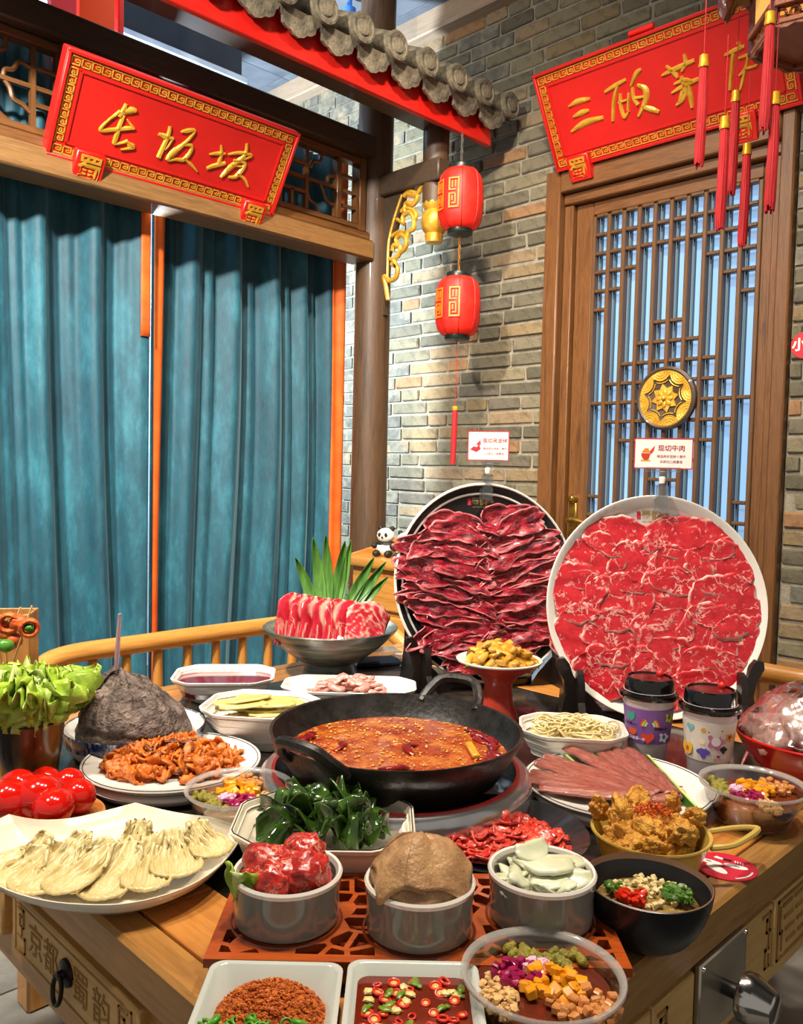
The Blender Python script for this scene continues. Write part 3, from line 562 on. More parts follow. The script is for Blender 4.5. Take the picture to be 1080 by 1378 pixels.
# ------------------------------------------------------------------ hexagonal palace lamp with tassels
def sd(px, py, d): return EYE+ray(px, py)*d
LC = EYE+f0*1.76+r0*.825; zb = 2.145
pl = thing('palace_lamp', 'hexagonal carved wood palace lamp with amber panels and red tassels', 'lamp', (LC.x, LC.y, zb))
m_lw = wood('lamp_redwood', '#2e0f0a', '#57201a', 2, 6, .35, .4); m_lw2 = wood('lamp_brownwood', '#6a3216', '#96512a', 0, 6, .4, .3)
s = NT('lamp_amber'); s.set(.5, emit='#f2b95a', estr=.55); s.base('#d9a253'); m_amb = s.m
a_off = atan2(-LC.y, -LC.x)-pi/6-.15
hx = lambda R, k, z=0: Vector((R*cos(a_off+k*pi/3), R*sin(a_off+k*pi/3), z))
for k in range(6):
    a, b = hx(.125, k), hx(.125, k+1); n = ((a+b)/2).normalized(); e = (b-a).normalized()
    M = frame((a+b)/2+Vector((0, 0, .0)), e, (0, 0, 1))
    L = (b-a).length
    part('amber_panel', G().box(-L/2, L/2, .035, .30, -.004, .0, 0, M), m_amb, pl, 0)
    part('corner_post', G().tube([a+Vector((0, 0, 0)), a+Vector((0, 0, .33))], .010, 8), m_lw, pl)
    fr = G(); fr.box(-L/2, L/2, .028, .04, -.008, .012, .002, M); fr.box(-L/2, L/2, -.005, .006, -.006, .006, .002, M)
    for i in range(5):
        x = -L/2+L*(i+.5)/5; fr.tube([(M @ Vector((x+.009*cos(q), .016+.009*sin(q), 0))) for q in [2*pi*j/8 for j in range(8)]], .003, 5, True)
    sc_ = [(-L/2, 0)]+[(-L/2+L*i/10, -.006-.007*abs(sin(pi*i/5*1.5))) for i in range(11)]+[(L/2, 0)]
    fr.prism(sc_, -.004, .004, M); part('lower_fretwork', fr, m_lw2, pl, 0)
    # upper overhanging frieze
    a, b = hx(.175, k, .14), hx(.175, k+1, .14); L2 = (b-a).length; M2 = frame((a+b)/2, e, (0, 0, 1)); g = G()
    g.box(-L2/2, L2/2, .07, .085, -.008, .01, .002, M2); g.box(-L2/2, L2/2, .0, .01, -.006, .006, .002, M2)
    for i in range(7):
        x = -L2/2+L2*(i+.5)/7; g.tube([(M2 @ Vector((x+.011*cos(q), .04+.026*sin(q), 0))) for q in [2*pi*j/8 for j in range(8)]], .0035, 5, True)
    g.prism([(-L2/2, 0)]+[(-L2/2+L2*i/14, -.008-.012*abs(sin(pi*i/14*4))) for i in range(15)]+[(L2/2, 0)], -.004, .004, M2); part('frieze', g, m_lw, pl, 0)
    part('arm', G().tube([hx(.12, k, .23), hx(.18, k, .225), hx(.182, k, .12)], .009, 8), m_lw, pl); part('dragon_bracket', G().blob(.022, .5, 2.5, 2, k, (1.2, .8, 1.5), TR(hx(.18, k, .115))), m_lw, pl)
part('bottom_plate', G().rings([[hx(.12, k, .005) for k in range(6)], [hx(.12, k, .015) for k in range(6)]]), m_lw2, pl, 0)
part('roof', G().rings([[hx(.2, k, .31) for k in range(6)], [hx(.2, k, .325) for k in range(6)], [hx(.07, k, .40) for k in range(6)], [hx(.05, k, .48) for k in range(6)]]), m_lw, pl, 0)
part('hanging_rod', G().tube([(0, 0, .48), (0, 0, 3.39-zb)], .008, 8), m_lw, pl)
for (px, y0, y1, d, tier) in ((947, 75, 226, 1.72, 1), (975, 158, 310, 1.71, 0), (990, 123, 262, 1.86, 1), (1005, 194, 334, 1.857, 0), (1036, 17, 178, 1.615, 1), (1043, 125, 285, 1.624, 0)):
    A = sd(px, y0, d); o = Vector((LC.x, LC.y, zb)); a = A-o; L = (y1-y0)/FPX*d; r = .0095
    top = max(a.z+.1, .12 if tier else .0)
    part('tassel_cord', G().tube([a, a+Vector((0, 0, top-a.z))], .0011, 5), m_tas, pl)
    g = G(); q_ = random.Random(px)
    for j in range(13):
        an = 2*pi*j/12; e_ = r*.72*(1 if j < 12 else 0); d1 = Vector((e_*cos(an), e_*sin(an), 0)); lj = L*q_.uniform(.93, 1.0)
        g.tube([a+d1*.85+Vector((0, 0, -.012)), a+d1*1.02+Vector((.001, 0, -lj*.4)), a+d1*1.12+Vector((-.002+q_.uniform(-.001, .001), .001, -lj*.9)), a+d1*1.1+Vector((-.002, .001, -lj))], [r*.30, r*.34, r*.34, r*.2], 6)
    part('tassel', g, m_tas, pl)
    part('tassel_band', G().tube([a+Vector((0, 0, -.024)), a+Vector((0, 0, -.018)), a+Vector((0, 0, -.012)), a, a+Vector((0, 0, .002))], [r*1.05, r*1.1, r*.95, r*.95, r*.5], 12), m_tasg, pl)
# ================================================================== furniture
m_oak = wood('oak_along_x', '#a2622a', '#cc8b42', 0, 3.2, .35, .35, '#b87634'); m_oaky = wood('oak_along_y', '#a2622a', '#cc8b42', 1, 3.2, .35, .35, '#b87634'); m_oakz = wood('oak_upright', '#9a6530', '#c18a48', 2, 3.2, .4, .25, '#ad7538')
m_edge = wood('oak_edge_x', '#7c5426', '#a67a40', 0, 4, .4, .3); m_edgey = wood('oak_edge_y', '#8a5c28', '#b5823e', 1, 4, .4, .3)
m_pine = wood('carved_oak', '#b48a4a', '#d2aa66', 0, 3, .45, .2); m_piney = wood('carved_oak_y', '#ab7f3e', '#cda05a', 1, 3, .45, .2)
m_carve_shade = mat('carving_shade', '#8a6530', '#9c763c', 30, rough=.6)  # oak darkened to put the relief's shade into the colour
X0 = Y0 = .409; X1 = Y1 = 1.70; IN = .128
tb = thing('dining_table', 'oak dining table with carved drawers and dark inset hot pot top', 'table', (X0, Y0, 0))
mv = lambda g: G().add(g.v, g.f, Matrix.Translation((-X0, -Y0, 0)))
def tp(name, g, m, parent=tb, smooth=30): return part(name, mv(g) if parent is tb else g, m, parent, smooth)
e = .042
tp('edge_board', G().box(X0, X1, Y0, Y0+e, T-.055, T, .005), m_edge); tp('edge_board', G().box(X0, X1, Y1-e, Y1, T-.055, T, .005), m_edge)
tp('edge_board', G().box(X0, X0+e, Y0+e, Y1-e, T-.055, T, .005), m_edgey); tp('edge_board', G().box(X1-e, X1, Y0+e, Y1-e, T-.055, T, .005), m_edgey)
for a, b in ((X0+e+.0006, .86), (.8606, 1.28), (1.2806, X1-e)):
    tp('border_board', G().box(a, b-.0006, Y0+e+.0006, Y0+IN, T-.03, T-.0004, .001), m_oak); tp('border_board', G().box(a, b-.0006, Y1-IN, Y1-e, T-.03, T-.0004, .001), m_oak)
for a, b in ((Y0+IN+.0006, .84), (.8406, 1.25), (1.2506, Y1-IN)):
    tp('border_board', G().box(X0+e+.0006, X0+IN, a, b-.0006, T-.03, T-.0004, .001), m_oaky); tp('border_board', G().box(X1-IN, X1-e, a, b-.0006, T-.03, T-.0004, .001), m_oaky)
tp('dark_stone_inset', G().box(X0+IN, X1-IN, Y0+IN, Y1-IN, T-.03, T-.001, .001), mat('dark_stone', '#15130f', '#37312a', 30, .18, detail=8, coat=.3))
ap = .012; zb_, zt_ = .565, T-.055
tp('apron', G().box(X0+ap, X0+ap+.03, Y0+.03, Y1-.03, zb_, zt_, .003), m_edgey); tp('apron', G().box(X1-ap-.03, X1-ap, Y0+.03, Y1-.03, zb_, zt_, .003), m_edgey)
tp('apron', G().box(X0+.03, X1-.03, Y0+ap, Y0+ap+.03, zb_, zt_, .003), m_pine); tp('apron', G().box(X0+.03, X1-.03, Y1-ap-.03, Y1-ap, zb_, zt_, .003), m_pine)
for x, y in ((X0+.012, Y0+.012), (X0+.012, Y1-.092), (X1-.092, Y0+.012), (X1-.092, Y1-.092)): tp('leg', G().box(x, x+.08, y, y+.08, 0, zt_, .006), m_oakz)
def fret(g, M, pts, wd=.004):
    for (a, b), (c, d) in zip(pts[:-1], pts[1:]):
        x0, x1 = min(a, c)-wd/2, max(a, c)+wd/2; y0, y1 = min(b, d)-wd/2, max(b, d)+wd/2; g.box(x0, x1, y0, y1, -.001, .0012, 0, M)
# left face (plane x = X0+ap) : drawers with carving
for k, (ya, yb, word) in enumerate(((.775, 1.115, '都蜀韵早'), (1.15, 1.49, '都蜀韵早'), (.47, .745, '韵'))):
    d = thing('x', 'x', 'x') if False else None
    dg = part('drawer', G().box(-.012, .006, -(yb-ya)/2, (yb-ya)/2, -.04, .038, .003), m_piney, tb, loc=(ap, (ya+yb)/2-Y0, .648))
    M = frame((-.0122, 0, 0), (0, -1, 0), (0, 0, 1)); h = (yb-ya)/2; g = G()
    for x0, x1, y0, y1 in ((-h+.012, h-.012, .03, .0325), (-h+.012, h-.012, -.034, -.0315), (-h+.012, -h+.0145, -.034, .0325), (h-.0145, h-.012, -.034, .0325)): g.box(x0, x1, y0, y1, -.001, .0006, 0, M)
    part('carved_border', g, m_carve_shade, dg, 0)
    if k < 2:
        for q, ch in enumerate(('京', '都', '蜀', '韵')):
            u = (-.092, -.046, .036, .088)[q]; text('carved_lettering', ch, .045, m_carve_shade, dg, M @ TR((u, -.002, 0)), .0008, -.0002)
        ko = G()
        for sx in (-1, 1):
            fret(ko, M, [(sx*.148, .026), (sx*.130, .026), (sx*.130, .004), (sx*.142, .004), (sx*.142, .017), (sx*.136, .017)], .0026); fret(ko, M, [(sx*.136, .004), (sx*.136, -.010)], .0026); fret(ko, M, [(sx*.148, -.010), (sx*.126, -.010), (sx*.126, -.028), (sx*.142, -.028)], .0026)
        part('carved_key_corner', ko, m_carve_shade, dg, 0)
        rp = part('ring_pull', G().lathe([(.017, 0), (.016, .004), (.006, .006), (.005, .012), (.0, .013)], 20, frame((-.012, 0, .004), (0, -1, 0), (0, 0, 1))), mat('black_iron', '#1c1714', '#2b231d', 20, .35, .6), dg)
        part('ring', G().tube([(-.024+.002*sin(a), .011*cos(a), -.012+.017*sin(a)) for a in [2*pi*i/20 for i in range(20)]], .0028, 7, True), MATS['black_iron'], rp)
# right face (plane y = Y0+ap) : fret panels, hob control
yf = Y0+ap
for xa, xb, ty in ((.70, .80, 0), (.805, .90, 1), (1.04, 1.125, 2), (1.132, 1.50, 3), (.47, .69, 3)):
    pn = part('fret_panel', G().box(-(xb-xa)/2, (xb-xa)/2, -.006, .006, -.046, .046, .002), m_pine, tb, loc=((xa+xb)/2-X0, ap-.004, .642))
    M = frame((0, -.0062, 0), (1, 0, 0), (0, 0, 1)); h = (xb-xa)/2; g = G()
    if ty in (1, 0):
        fret(g, M, [(-h+.01, .034), (-h+.028, .034), (-h+.028, .016), (-h+.016, .016), (-h+.016, .026), (-h+.022, .026)]); fret(g, M, [(-h+.018, .016), (-h+.018, -.034), (-h+.03, -.034)])
    elif ty == 2:
        fret(g, M, [(h-.034, .038), (h-.01, .038), (h-.01, .014), (h-.02, .014), (h-.02, .03), (h-.015, .03)]); fret(g, M, [(h-.012, .014), (h-.012, -.01), (h-.022, -.01), (h-.022, -.034), (h-.01, -.034), (h-.01, -.02)])
    else:
        for y_ in (.03, .012, -.006, -.024):
            x_ = -h+.03+(.03-y_)*.3
            while x_ < h-.04: fret(g, M, [(x_, y_), (x_+.028, y_)], .005); x_ += .042
        fret(g, M, [(-h+.012, -.04), (-h+.012, .04), (h-.012, .04), (h-.012, -.04), (-h+.012, -.04)]); fret(g, M, [(-h+.02, .03), (-h+.02, -.005), (-h+.026, -.005), (-h+.026, -.03)])
    part('fretwork', g, m_carve_shade, pn, 0)
m_steel = mat('brushed_steel', '#a9a397', '#c3beb2', 30, .28, .9); m_chrome = mat('chrome', '#cfcdc8', None, rough=.14, metal=1.0)
cp = part('control_plate', G().box(-.064, .064, -.004, .004, -.048, .048, .002), mat('oak_tinted_steel', '#b3ab98', '#c4bca8', 10, .26, .75), tb, loc=(.97-X0, ap-.01, .645))  # tan tint puts the reflected oak into the steel's colour
for sx, sz in ((-1, 1), (1, 1), (-1, -1), (1, -1)): part('screw', G().lathe([(.0035, 0), (.003, .002), (0, .0025)], 10, frame((sx*.058, -.004, sz*.042), (1, 0, 0), (0, 0, 1))), m_chrome, cp)
part('knob_stem', G().lathe([(.009, 0), (.009, .026)], 14, frame((.0, -.004, -.002), (1, 0, 0), (0, 0, 1))), mat('black_plastic', '#15130f', None, rough=.4), cp)
part('knob', G().lathe([(.026, .022), (.029, .025), (.029, .034), (.026, .04), (.018, .060), (.014, .062), (0, .062)], 28, frame((.0, -.004, -.002), (1, 0, 0), (0, 0, 1))), m_chrome, cp)
# ------------------------------------------------------------------ benches with spindle backs
m_ch = wood('honey_wood_x', '#a8702c', '#c98f45', 0, 4, .35, .35); m_chy = wood('honey_wood_y', '#a8702c', '#c98f45', 1, 4, .35, .35); m_chz = wood('honey_wood_z', '#a06a2a', '#c48a42', 2, 4, .35, .35)
def bench(label, loc, rz, L, flip):
    """local x along the back, y away from the table"""
    t = thing('spindle_bench', label, 'bench', loc, rz, 'spindle back benches round the table')
    part('seat', G().box(0, L, -.42, .0, .42, .455, .012, seg=2), m_ch, t)
    part('top_rail', G().tube(bez([(.012, -.24, .62), (.012, -.15, .70), (.03, -.04, .765), (.10, .0, .795), (.3, .0, .80), (L*.6, .0, .80), (L-.1, 0, .795), (L-.03, -.04, .765), (L-.012, -.15, .70), (L-.012, -.24, .62)], 6), .024, 12), m_ch, t)
    n = int((L-.16)/.083)
    for k in range(n+1):
        x = .09+(L-.18)*k/n; part('spindle', G().tube([(x, -.01, .45), (x, .0, .62), (x, 0, .79)], [.011, .0145, .011], 10), m_chz, t)
    for x, y in ((.035, -.385), (L-.035, -.385), (.035, -.02), (L-.035, -.02)): part('leg', G().box(x-.033, x+.033, y-.033, y+.033, 0, .42, .006), m_chz, t)
    for x in (.035, L-.035): part('arm_post', G().box(x-.022, x+.022, -.26, -.216, .45, .625, .005), m_chz, t)
    return t
bench('honey wood spindle bench along the curtain side of the table', (.72, 1.93, 0), 0, 1.12, 0)
bench('honey wood spindle bench along the door side of the table', (1.96, 1.47, 0), -pi/2, 1.12, 0)
# ------------------------------------------------------------------ cabinet with toy pandas
cb = thing('drawer_cabinet', 'small honey wood drawer cabinet behind the dark meat plate', 'cabinet', (2.26, 2.0, 0))
part('carcass', G().box(.015, .42, .015, .545, .03, .86, .004), m_chz, cb); part('top_board', G().box(-.02, .44, -.02, .565, .86, .90, .012, seg=2), m_chy, cb)
bk = [(0, 0), (.0, .03), (.05, .055), (.12, .06), (.16, .085), (.42, .085), (.46, .06), (.53, .055), (.565, .03), (.565, 0)]
part('back_rail', G().prism(bk, 0, .02, frame((.42, -.01, .90), (0, 1, 0), (0, 0, 1))), m_chy, cb)
part('side_rail', G().add([(0, .548, .9), (.42, .548, .9), (.42, .565, .9), (0, .565, .9), (.02, .548, .905), (.42, .548, .98), (.42, .565, .98), (.02, .565, .905), ], [(0, 3, 2, 1), (4, 5, 6, 7), (0, 1, 5, 4), (1, 2, 6, 5), (2, 3, 7, 6), (3, 0, 4, 7)]), m_ch, cb)
for k in range(5):
    dw = part('drawer', G().box(-.005, .018, -.245, .245, -.065, .065, .005), m_chy, cb, loc=(0, .28, .765-.15*k))
    for yy in (.12, -.12): part('knob', G().lathe([(.006, 0), (.012, .012), (.012, .02), (0, .024)], 14, frame((-.005, yy, 0), (0, -1, 0), (0, 0, 1))), mat('black_iron', '#1c1714', None), dw)
m_pb = mat('panda_black', '#15130f', None, rough=.6); m_pw = mat('panda_white', '#e8e0cf', None, rough=.6)
for k, (yy, sc2) in enumerate(((.42, 1.0), (.31, .9))):
    pt = thing('panda_figurine', ('larger' if k == 0 else 'smaller')+' toy panda sitting on the drawer cabinet', 'figurine', (2.34, 2.0+yy, .90), radians(200), 'toy pandas on the cabinet'); pt.scale = (sc2,)*3
    part('body', G().blob(.038, 0, 1, 2, sc=(1, 1.15, .9), M=TR((0, 0, .034))), m_pw, pt); part('head', G().blob(.034, 0, 1, 2, sc=(.95, 1.12, .95), M=TR((.005, 0, .085))), m_pw, pt)
    part('vest', G().blob(.036, 0, 1, 2, sc=(1.0, 1.15, .42), M=TR((0, 0, .052))), m_pb, pt)
    for s_ in (-1, 1):
        part('ear', G().blob(.011, 0, 1, 2, M=TR((0, s_*.026, .114))), m_pb, pt); part('eye_patch', G().blob(.0085, 0, 1, 2, sc=(.5, .8, 1.1), M=TR((.034, s_*.014, .09))), m_pb, pt)
        part('arm', G().blob(.016, 0, 1, 2, sc=(1.4, .8, .8), M=TR((.02, s_*.04, .045))), m_pb, pt); part('leg', G().blob(.018, 0, 1, 2, sc=(1.4, .9, .8), M=TR((.032, s_*.026, .015))), m_pb, pt)
    part('nose', G().blob(.005, 0, 1, 1, M=TR((.038, 0, .08))), m_pb, pt)
# ================================================================== dishes
m_porc = mat('white_porcelain', '#e9e4da', '#efeae0', 4, .18, coat=.5); m_porc2 = mat('cream_porcelain', '#e6dcc4', '#ece3cf', 4, .18, coat=.5)
m_line = mat('glaze_line', '#1d1c22', None, rough=.3)
def dish(name, label, cat, loc, prof, m, n=56, rz=0, sy=1, group=None, line=None, lm=None):
    t = thing(name, label, cat, loc, rz, group); t.scale = (1, sy, 1)
    part('body', G().lathe(prof, n), m, t, 50)
    if line: part('rim_line', G().lathe([(line[0], line[1]), (line[0]+line[2], line[1]+.0003), (line[0]+line[2], line[1]+.0006), (line[0], line[1]+.0006)][:0] or [(line[0], line[1]), (line[0], line[1]+.0008), (line[0]+line[2], line[1]+.0008), (line[0]+line[2], line[1])], n) if False else G().tube([(line[0]*cos(2*pi*k/n), line[0]*sin(2*pi*k/n), line[1]) for k in range(n)], line[2], 6, True), lm or m_line, t)
    return t
def V3(x, y, z=T): return Vector((x, y, z))
# --- wok on its cooker
WX, WY = .888, .887
ck = thing('hot_pot_cooker', 'round steel hob ring with a red stripe under the wok', 'cooker', (WX, WY, T))
part('steel_ring', G().lathe([(.19, 0), (.203, .004), (.206, .03), (.203, .046), (.196, .052), (.182, .05), (.178, .03), (.17, .012), (.17, 0)], 72), mat('hob_steel', '#b4b6b8', '#cfd1d2', 12, .2, .9), ck)
part('red_stripe', G().lathe([(.1815, .0505), (.1815, .053), (.1865, .0535), (.1865, .0505)], 72, caps=False), mat('stripe_red', '#a3201a', None, rough=.3), ck); part('drip_pan', G().lathe([(.0, .002), (.172, .004), (.172, .012), (.0, .010)], 48), mat('pan_black', '#141312', None, rough=.3), ck)
m_iron = mat('cast_iron', '#23211f', '#3a3734', 40, .38, .55, bump=.35, bscale=120, bdist=.003)
wk = thing('wok', 'black cast iron wok of bubbling red broth in the middle of the table', 'wok', (WX, WY, T+.012))
part('bowl', G().lathe([(.05, 0), (.11, .008), (.155, .035), (.180, .074), (.191, .096), (.1905, .100), (.186, .099), (.176, .074), (.15, .04), (.1, .014), (.0, .008)], 72), m_iron, wk)
for a in (radians(-45+61), radians(-45+234)):
    M = Matrix.Rotation(a, 4, 'Z'); part('handle', G().tube([M @ p for p in bez([(.178, -.052, .088), (.20, -.047, .105), (.218, -.03, .124), (.222, 0, .128), (.218, .03, .124), (.20, .047, .105), (.178, .052, .088)], 5)], .0085, 8), m_iron, wk)
s = NT('red_broth'); s.set(.16, coat=.6); co = s.coord(); n1 = s.noise(co, 26, 5, .6); n2 = s.noise(co, 95, 3, .6)
c = s.ramp(n1, [(.30, '#74160a'), (.45, '#9a3a10'), (.58, '#b4601e'), (.75, '#c98a3e')]); c = s.mix(s.ramp(n2, [(.6, 0.), (.72, 1.)]), c, '#e9b36a'); s.base(c); s.bump(s.noise(co, 70, 4), .6, .006); m_broth = s.m
bth = G(); nn_ = 40
R_ = [[(r*cos(2*pi*j/nn_), r*sin(2*pi*j/nn_), .066+.0016*noise.noise(Vector((r*60*cos(2*pi*j/nn_), r*60*sin(2*pi*j/nn_), 1)))) for j in range(nn_)] for r in [.168-.168*i/16 if i < 16 else .001 for i in range(17)]]
bth.rings(R_, False, True); o = part('broth', bth, m_broth, loc=(WX, WY, T+.012-.002), smooth=180); tag(o, 'oily red chili broth filling the wok', 'broth')
m_chil = mat('dried_chili', '#5e0a0c', '#981414', 30, .25, coat=.5)
def chili_mesh(L, r, seed): 
    q = random.Random(seed); pts = bez([(-L/2, 0, 0), (-L/6, q.uniform(-.01, .01), .003), (L/6, q.uniform(-.01, .01), .004), (L/2, q.uniform(-.012, .012), 0)], 4); n = len(pts)
    return G().tube(pts, [r*(.4+.6*sin(pi*min(.95, (i+.5)/n)))*q.uniform(.75, 1.2) for i in range(n)], 8, flat=.55).mesh('dried_chili', m_chil, 180)
CH = [chili_mesh(.055, .008, i) for i in range(4)]
rr = random.Random(5)
for k in range(24):
    a = rr.uniform(0, 2*pi); r = rr.choice([.152, .147, .156, .15, .145]); r = r if k < 21 else rr.uniform(.02, .1)
    if k < 10: a = radians(-45)+rr.uniform(-.5, .45)
    elif k < 16: a = radians(-45)+rr.uniform(2.6, 3.9)
    o = link('dried_chili', rr.choice(CH), None, (WX+r*cos(a), WY+r*sin(a), T+.0765), (rr.uniform(-.2, .2), 0, a+pi/2+rr.uniform(-.35, .35)), scale=rr.uniform(.6, 1.0)); tag(o, 'dark red dried chili floating at the edge of the wok broth', 'chili', 'dried chilies in the broth')
o = part('ginger_strip', G().box(-.03, .03, -.006, .006, -.003, .004, .002), mat('ginger', '#d98a1c', '#e8a838', 20, .3), loc=V3(WX, WY, T+.081)+r0*.115-f0*.01, rot=(0, 0, .9)); tag(o, 'orange yellow ginger strip floating at the right of the wok broth', 'ginger')
sd_ = G().blob(.0015, 0, 1, 1, sc=(1.4, 1, .8)); g = G(); rr = random.Random(11)
for k in range(420):
    a = rr.uniform(0, 2*pi); r = .16*sqrt(rr.random()); g.add(sd_.v, sd_.f, TR((WX+r*cos(a), WY+r*sin(a), T+.0775), rz=rr.uniform(0, 3), s=rr.uniform(.7, 1.5)))
o = part('sesame_seeds', g, mat('sesame', '#d08a3c', '#e8b868', 30, .3), smooth=180); tag(o, 'pale sesame seeds and bubbles scattered over the red broth', 'seeds'); o['kind'] = 'stuff'
# --- grey bowls on the carved tray
m_redwood = wood('tray_redwood', '#8a3410', '#b4531c', 0, 4, .25, .6); m_redwood2 = wood('tray_redwood_dark', '#5a2210', '#7c3518', 0, 4, .3, .4)
TC = (on(267, 1287, .782)+on(853, 1288, .782)+on(310, 1178, .782)+on(802, 1182, .782))/4; TZ = .782
TRW, TRD = .408, .182
tray = thing('carved_tray', 'reddish wood tray with pierced cracked ice pattern under the grey bowls', 'tray', (TC.x, TC.y, T), CZ)
def voronoi_cells():
    q = random.Random(21); pts = []
    nx, ny = 15, 7
    for i in range(nx):
        for j in range(ny): pts.append((-TRW/2+TRW*(i+.5+q.uniform(-.34, .34))/nx, -TRD/2+TRD*(j+.5+q.uniform(-.34, .34))/ny))
    cells = []
    for i, p in enumerate(pts):
        poly = [(-TRW/2+.012, -TRD/2+.012), (TRW/2-.012, -TRD/2+.012), (TRW/2-.012, TRD/2-.012), (-TRW/2+.012, TRD/2-.012)]
        for j, o in enumerate(pts):
            if i == j: continue
            mx, my = (p[0]+o[0])/2, (p[1]+o[1])/2; dx, dy = o[0]-p[0], o[1]-p[1]; L = hypot(dx, dy)
            if L > .16: continue
            mx -= dx/L*.0028; my -= dy/L*.0028; out = []
            for k in range(len(poly)):
                a, b = poly[k], poly[(k+1) % len(poly)]; da = (a[0]-mx)*dx+(a[1]-my)*dy; db = (b[0]-mx)*dx+(b[1]-my)*dy
                if da <= 0: out.append(a)
                if (da < 0 < db) or (db < 0 < da): t_ = da/(da-db); out.append((a[0]+(b[0]-a[0])*t_, a[1]+(b[1]-a[1])*t_))
            poly = out
            if len(poly) < 3: break
        if len(poly) >= 3: cells.append(poly)
    return cells
def pierced(cells, x0, x1, y0, y1, z0, z1):
    """plate with holes: built from a filled 2-D curve"""
    cu = bpy.data.curves.new('fret', 'CURVE'); cu.dimensions = '2D'; cu.fill_mode = 'BOTH'; cu.extrude = (z1-z0)/2
    def sp(p):
        s_ = cu.splines.new('POLY'); s_.points.add(len(p)-1)
        for i, (a, b) in enumerate(p): s_.points[i].co = (a, b, 0, 1)
        s_.use_cyclic_u = True
    sp([(x0, y0), (x1, y0), (x1, y1), (x0, y1)])
    for c_ in cells: sp(c_)
    o = bpy.data.objects.new('fret', cu); COL.objects.link(o); dg = bpy.context.evaluated_depsgraph_get(); dg.update(); me = bpy.data.meshes.new_from_object(o.evaluated_get(dg)); bpy.data.objects.remove(o)
    for v in me.vertices: v.co.z += (z0+z1)/2
    return me
cells = []
bowlpos = [on(387, 1168, .835), on(565, 1180, .835), on(729, 1167, .835)]
tinv = (Matrix.Translation((TC.x, TC.y, 0)) @ Matrix.Rotation(CZ, 4, 'Z')).inverted()
bl_ = [tinv @ Vector((p.x, p.y, 0)) for p in bowlpos]
for c_ in voronoi_cells():
    cx = sum(p[0] for p in c_)/len(c_); cy = sum(p[1] for p in c_)/len(c_)
    if min(hypot(cx-b.x, cy-b.y) for b in bl_) > .0585 and abs(sum(c_[i][0]*c_[(i+1) % len(c_)][1]-c_[(i+1) % len(c_)][0]*c_[i][1] for i in range(len(c_)))) > .00008: cells.append(c_)
me = pierced(cells, -TRW/2, TRW/2, -TRD/2, TRD/2, TZ-T-.009, TZ-T); me.materials.clear(); me.materials.append(m_redwood); link('pierced_top', me, tray)
for b in bl_: part('cup_ring', G().tube([(b.x+.057*cos(2*pi*k/40), b.y+.057*sin(2*pi*k/40), TZ-T-.0002) for k in range(40)], .0016, 5, True), m_redwood2, tray)
for x0, x1, y0, y1 in ((-TRW/2+.004, TRW/2-.004, -TRD/2+.004, -TRD/2+.016), (-TRW/2+.004, TRW/2-.004, TRD/2-.016, TRD/2-.004), (-TRW/2+.004, -TRW/2+.016, -TRD/2+.016, TRD/2-.016), (TRW/2-.016, TRW/2-.004, -TRD/2+.016, TRD/2-.016)): part('side_rail', G().box(x0, x1, y0, y1, .008, TZ-T-.009, .001), m_redwood2, tray, 30)
part('base_board', G().box(-TRW/2+.01, TRW/2-.01, -TRD/2+.01, TRD/2-.01, .003, .007), m_redwood2, tray, 0)
for sx in (-1, 1):
    for sy in (-1, 1): part('foot', G().box(sx*(TRW/2-.02)-.018, sx*(TRW/2-.02)+.018, sy*(TRD/2-.014)-.012, sy*(TRD/2-.014)+.012, 0, .009, .002), m_redwood2, tray, 30)
m_grey = mat('grey_glaze', '#70726a', '#85877c', 6, .15, coat=.6)
gb_labels = ('grey glazed bowl of red marinated beef on the carved tray', 'grey glazed bowl of brown tripe in the middle of the carved tray', 'grey glazed bowl of white bamboo slices on the carved tray')
GB = []
for p, lab in zip(bowlpos, gb_labels):
    t = thing('grey_bowl', lab, 'bowl', (p.x, p.y, TZ), 0, 'grey bowls on the carved tray'); GB.append(t)
    part('outside', G().lathe([(.046, 0), (.0535, .003), (.0548, .016), (.0538, .028), (.0558, .044), (.056, .0480), (.05, .0480), (.047, .02), (.045, .004)], 48), m_grey, t); part('white_rim', G().lathe([(.0562, .0465), (.057, .0505), (.0553, .053), (.0528, .052), (.0507, .046), (.048, .025), (.045, .006), (.0, .005)], 48), m_porc, t)
# --- front dishes
m_cel = mat('celadon_white', '#bcc3bb', '#c8cec6', 5, .15, coat=.5)
def rrect(a, b, r, z, n=5):
    o = []
    for cx, cy, s0 in ((a-r, b-r, 0), (-a+r, b-r, 90), (-a+r, -b+r, 180), (a-r, -b+r, 270)):
        for k in range(n+1): o.append((cx+r*cos(radians(s0+90*k/n)), cy+r*sin(radians(s0+90*k/n)), z))
    return o
def rect_dish(label, p, a, b, h, group):
    t = thing('rectangular_dish', label, 'dish', p, CZ, group)
    g = G(); g.rings([rrect(a-.018, b-.018, .012, 0), rrect(a-.014, b-.014, .014, .003), rrect(a-.001, b-.001, .014, h-.004), rrect(a, b, .014, h-.001), rrect(a-.002, b-.002, .013, h), rrect(a-.006, b-.006, .011, h-.0015), rrect(a-.0165, b-.0165, .012, .008), rrect(a-.02, b-.02, .01, .005)], True, True)
    part('body', g, m_cel, t, 60); return t
DH = .036
DA = (on(285, 1293, T+DH)+on(463, 1291, T+DH))/2-f0*.056; DB = (on(470, 1291, T+DH)+on(640, 1291, T+DH))/2-f0*.056
DA.z = DB.z = T
wA = (on(463, 1291, T+DH)-on(285, 1293, T+DH)).length/2
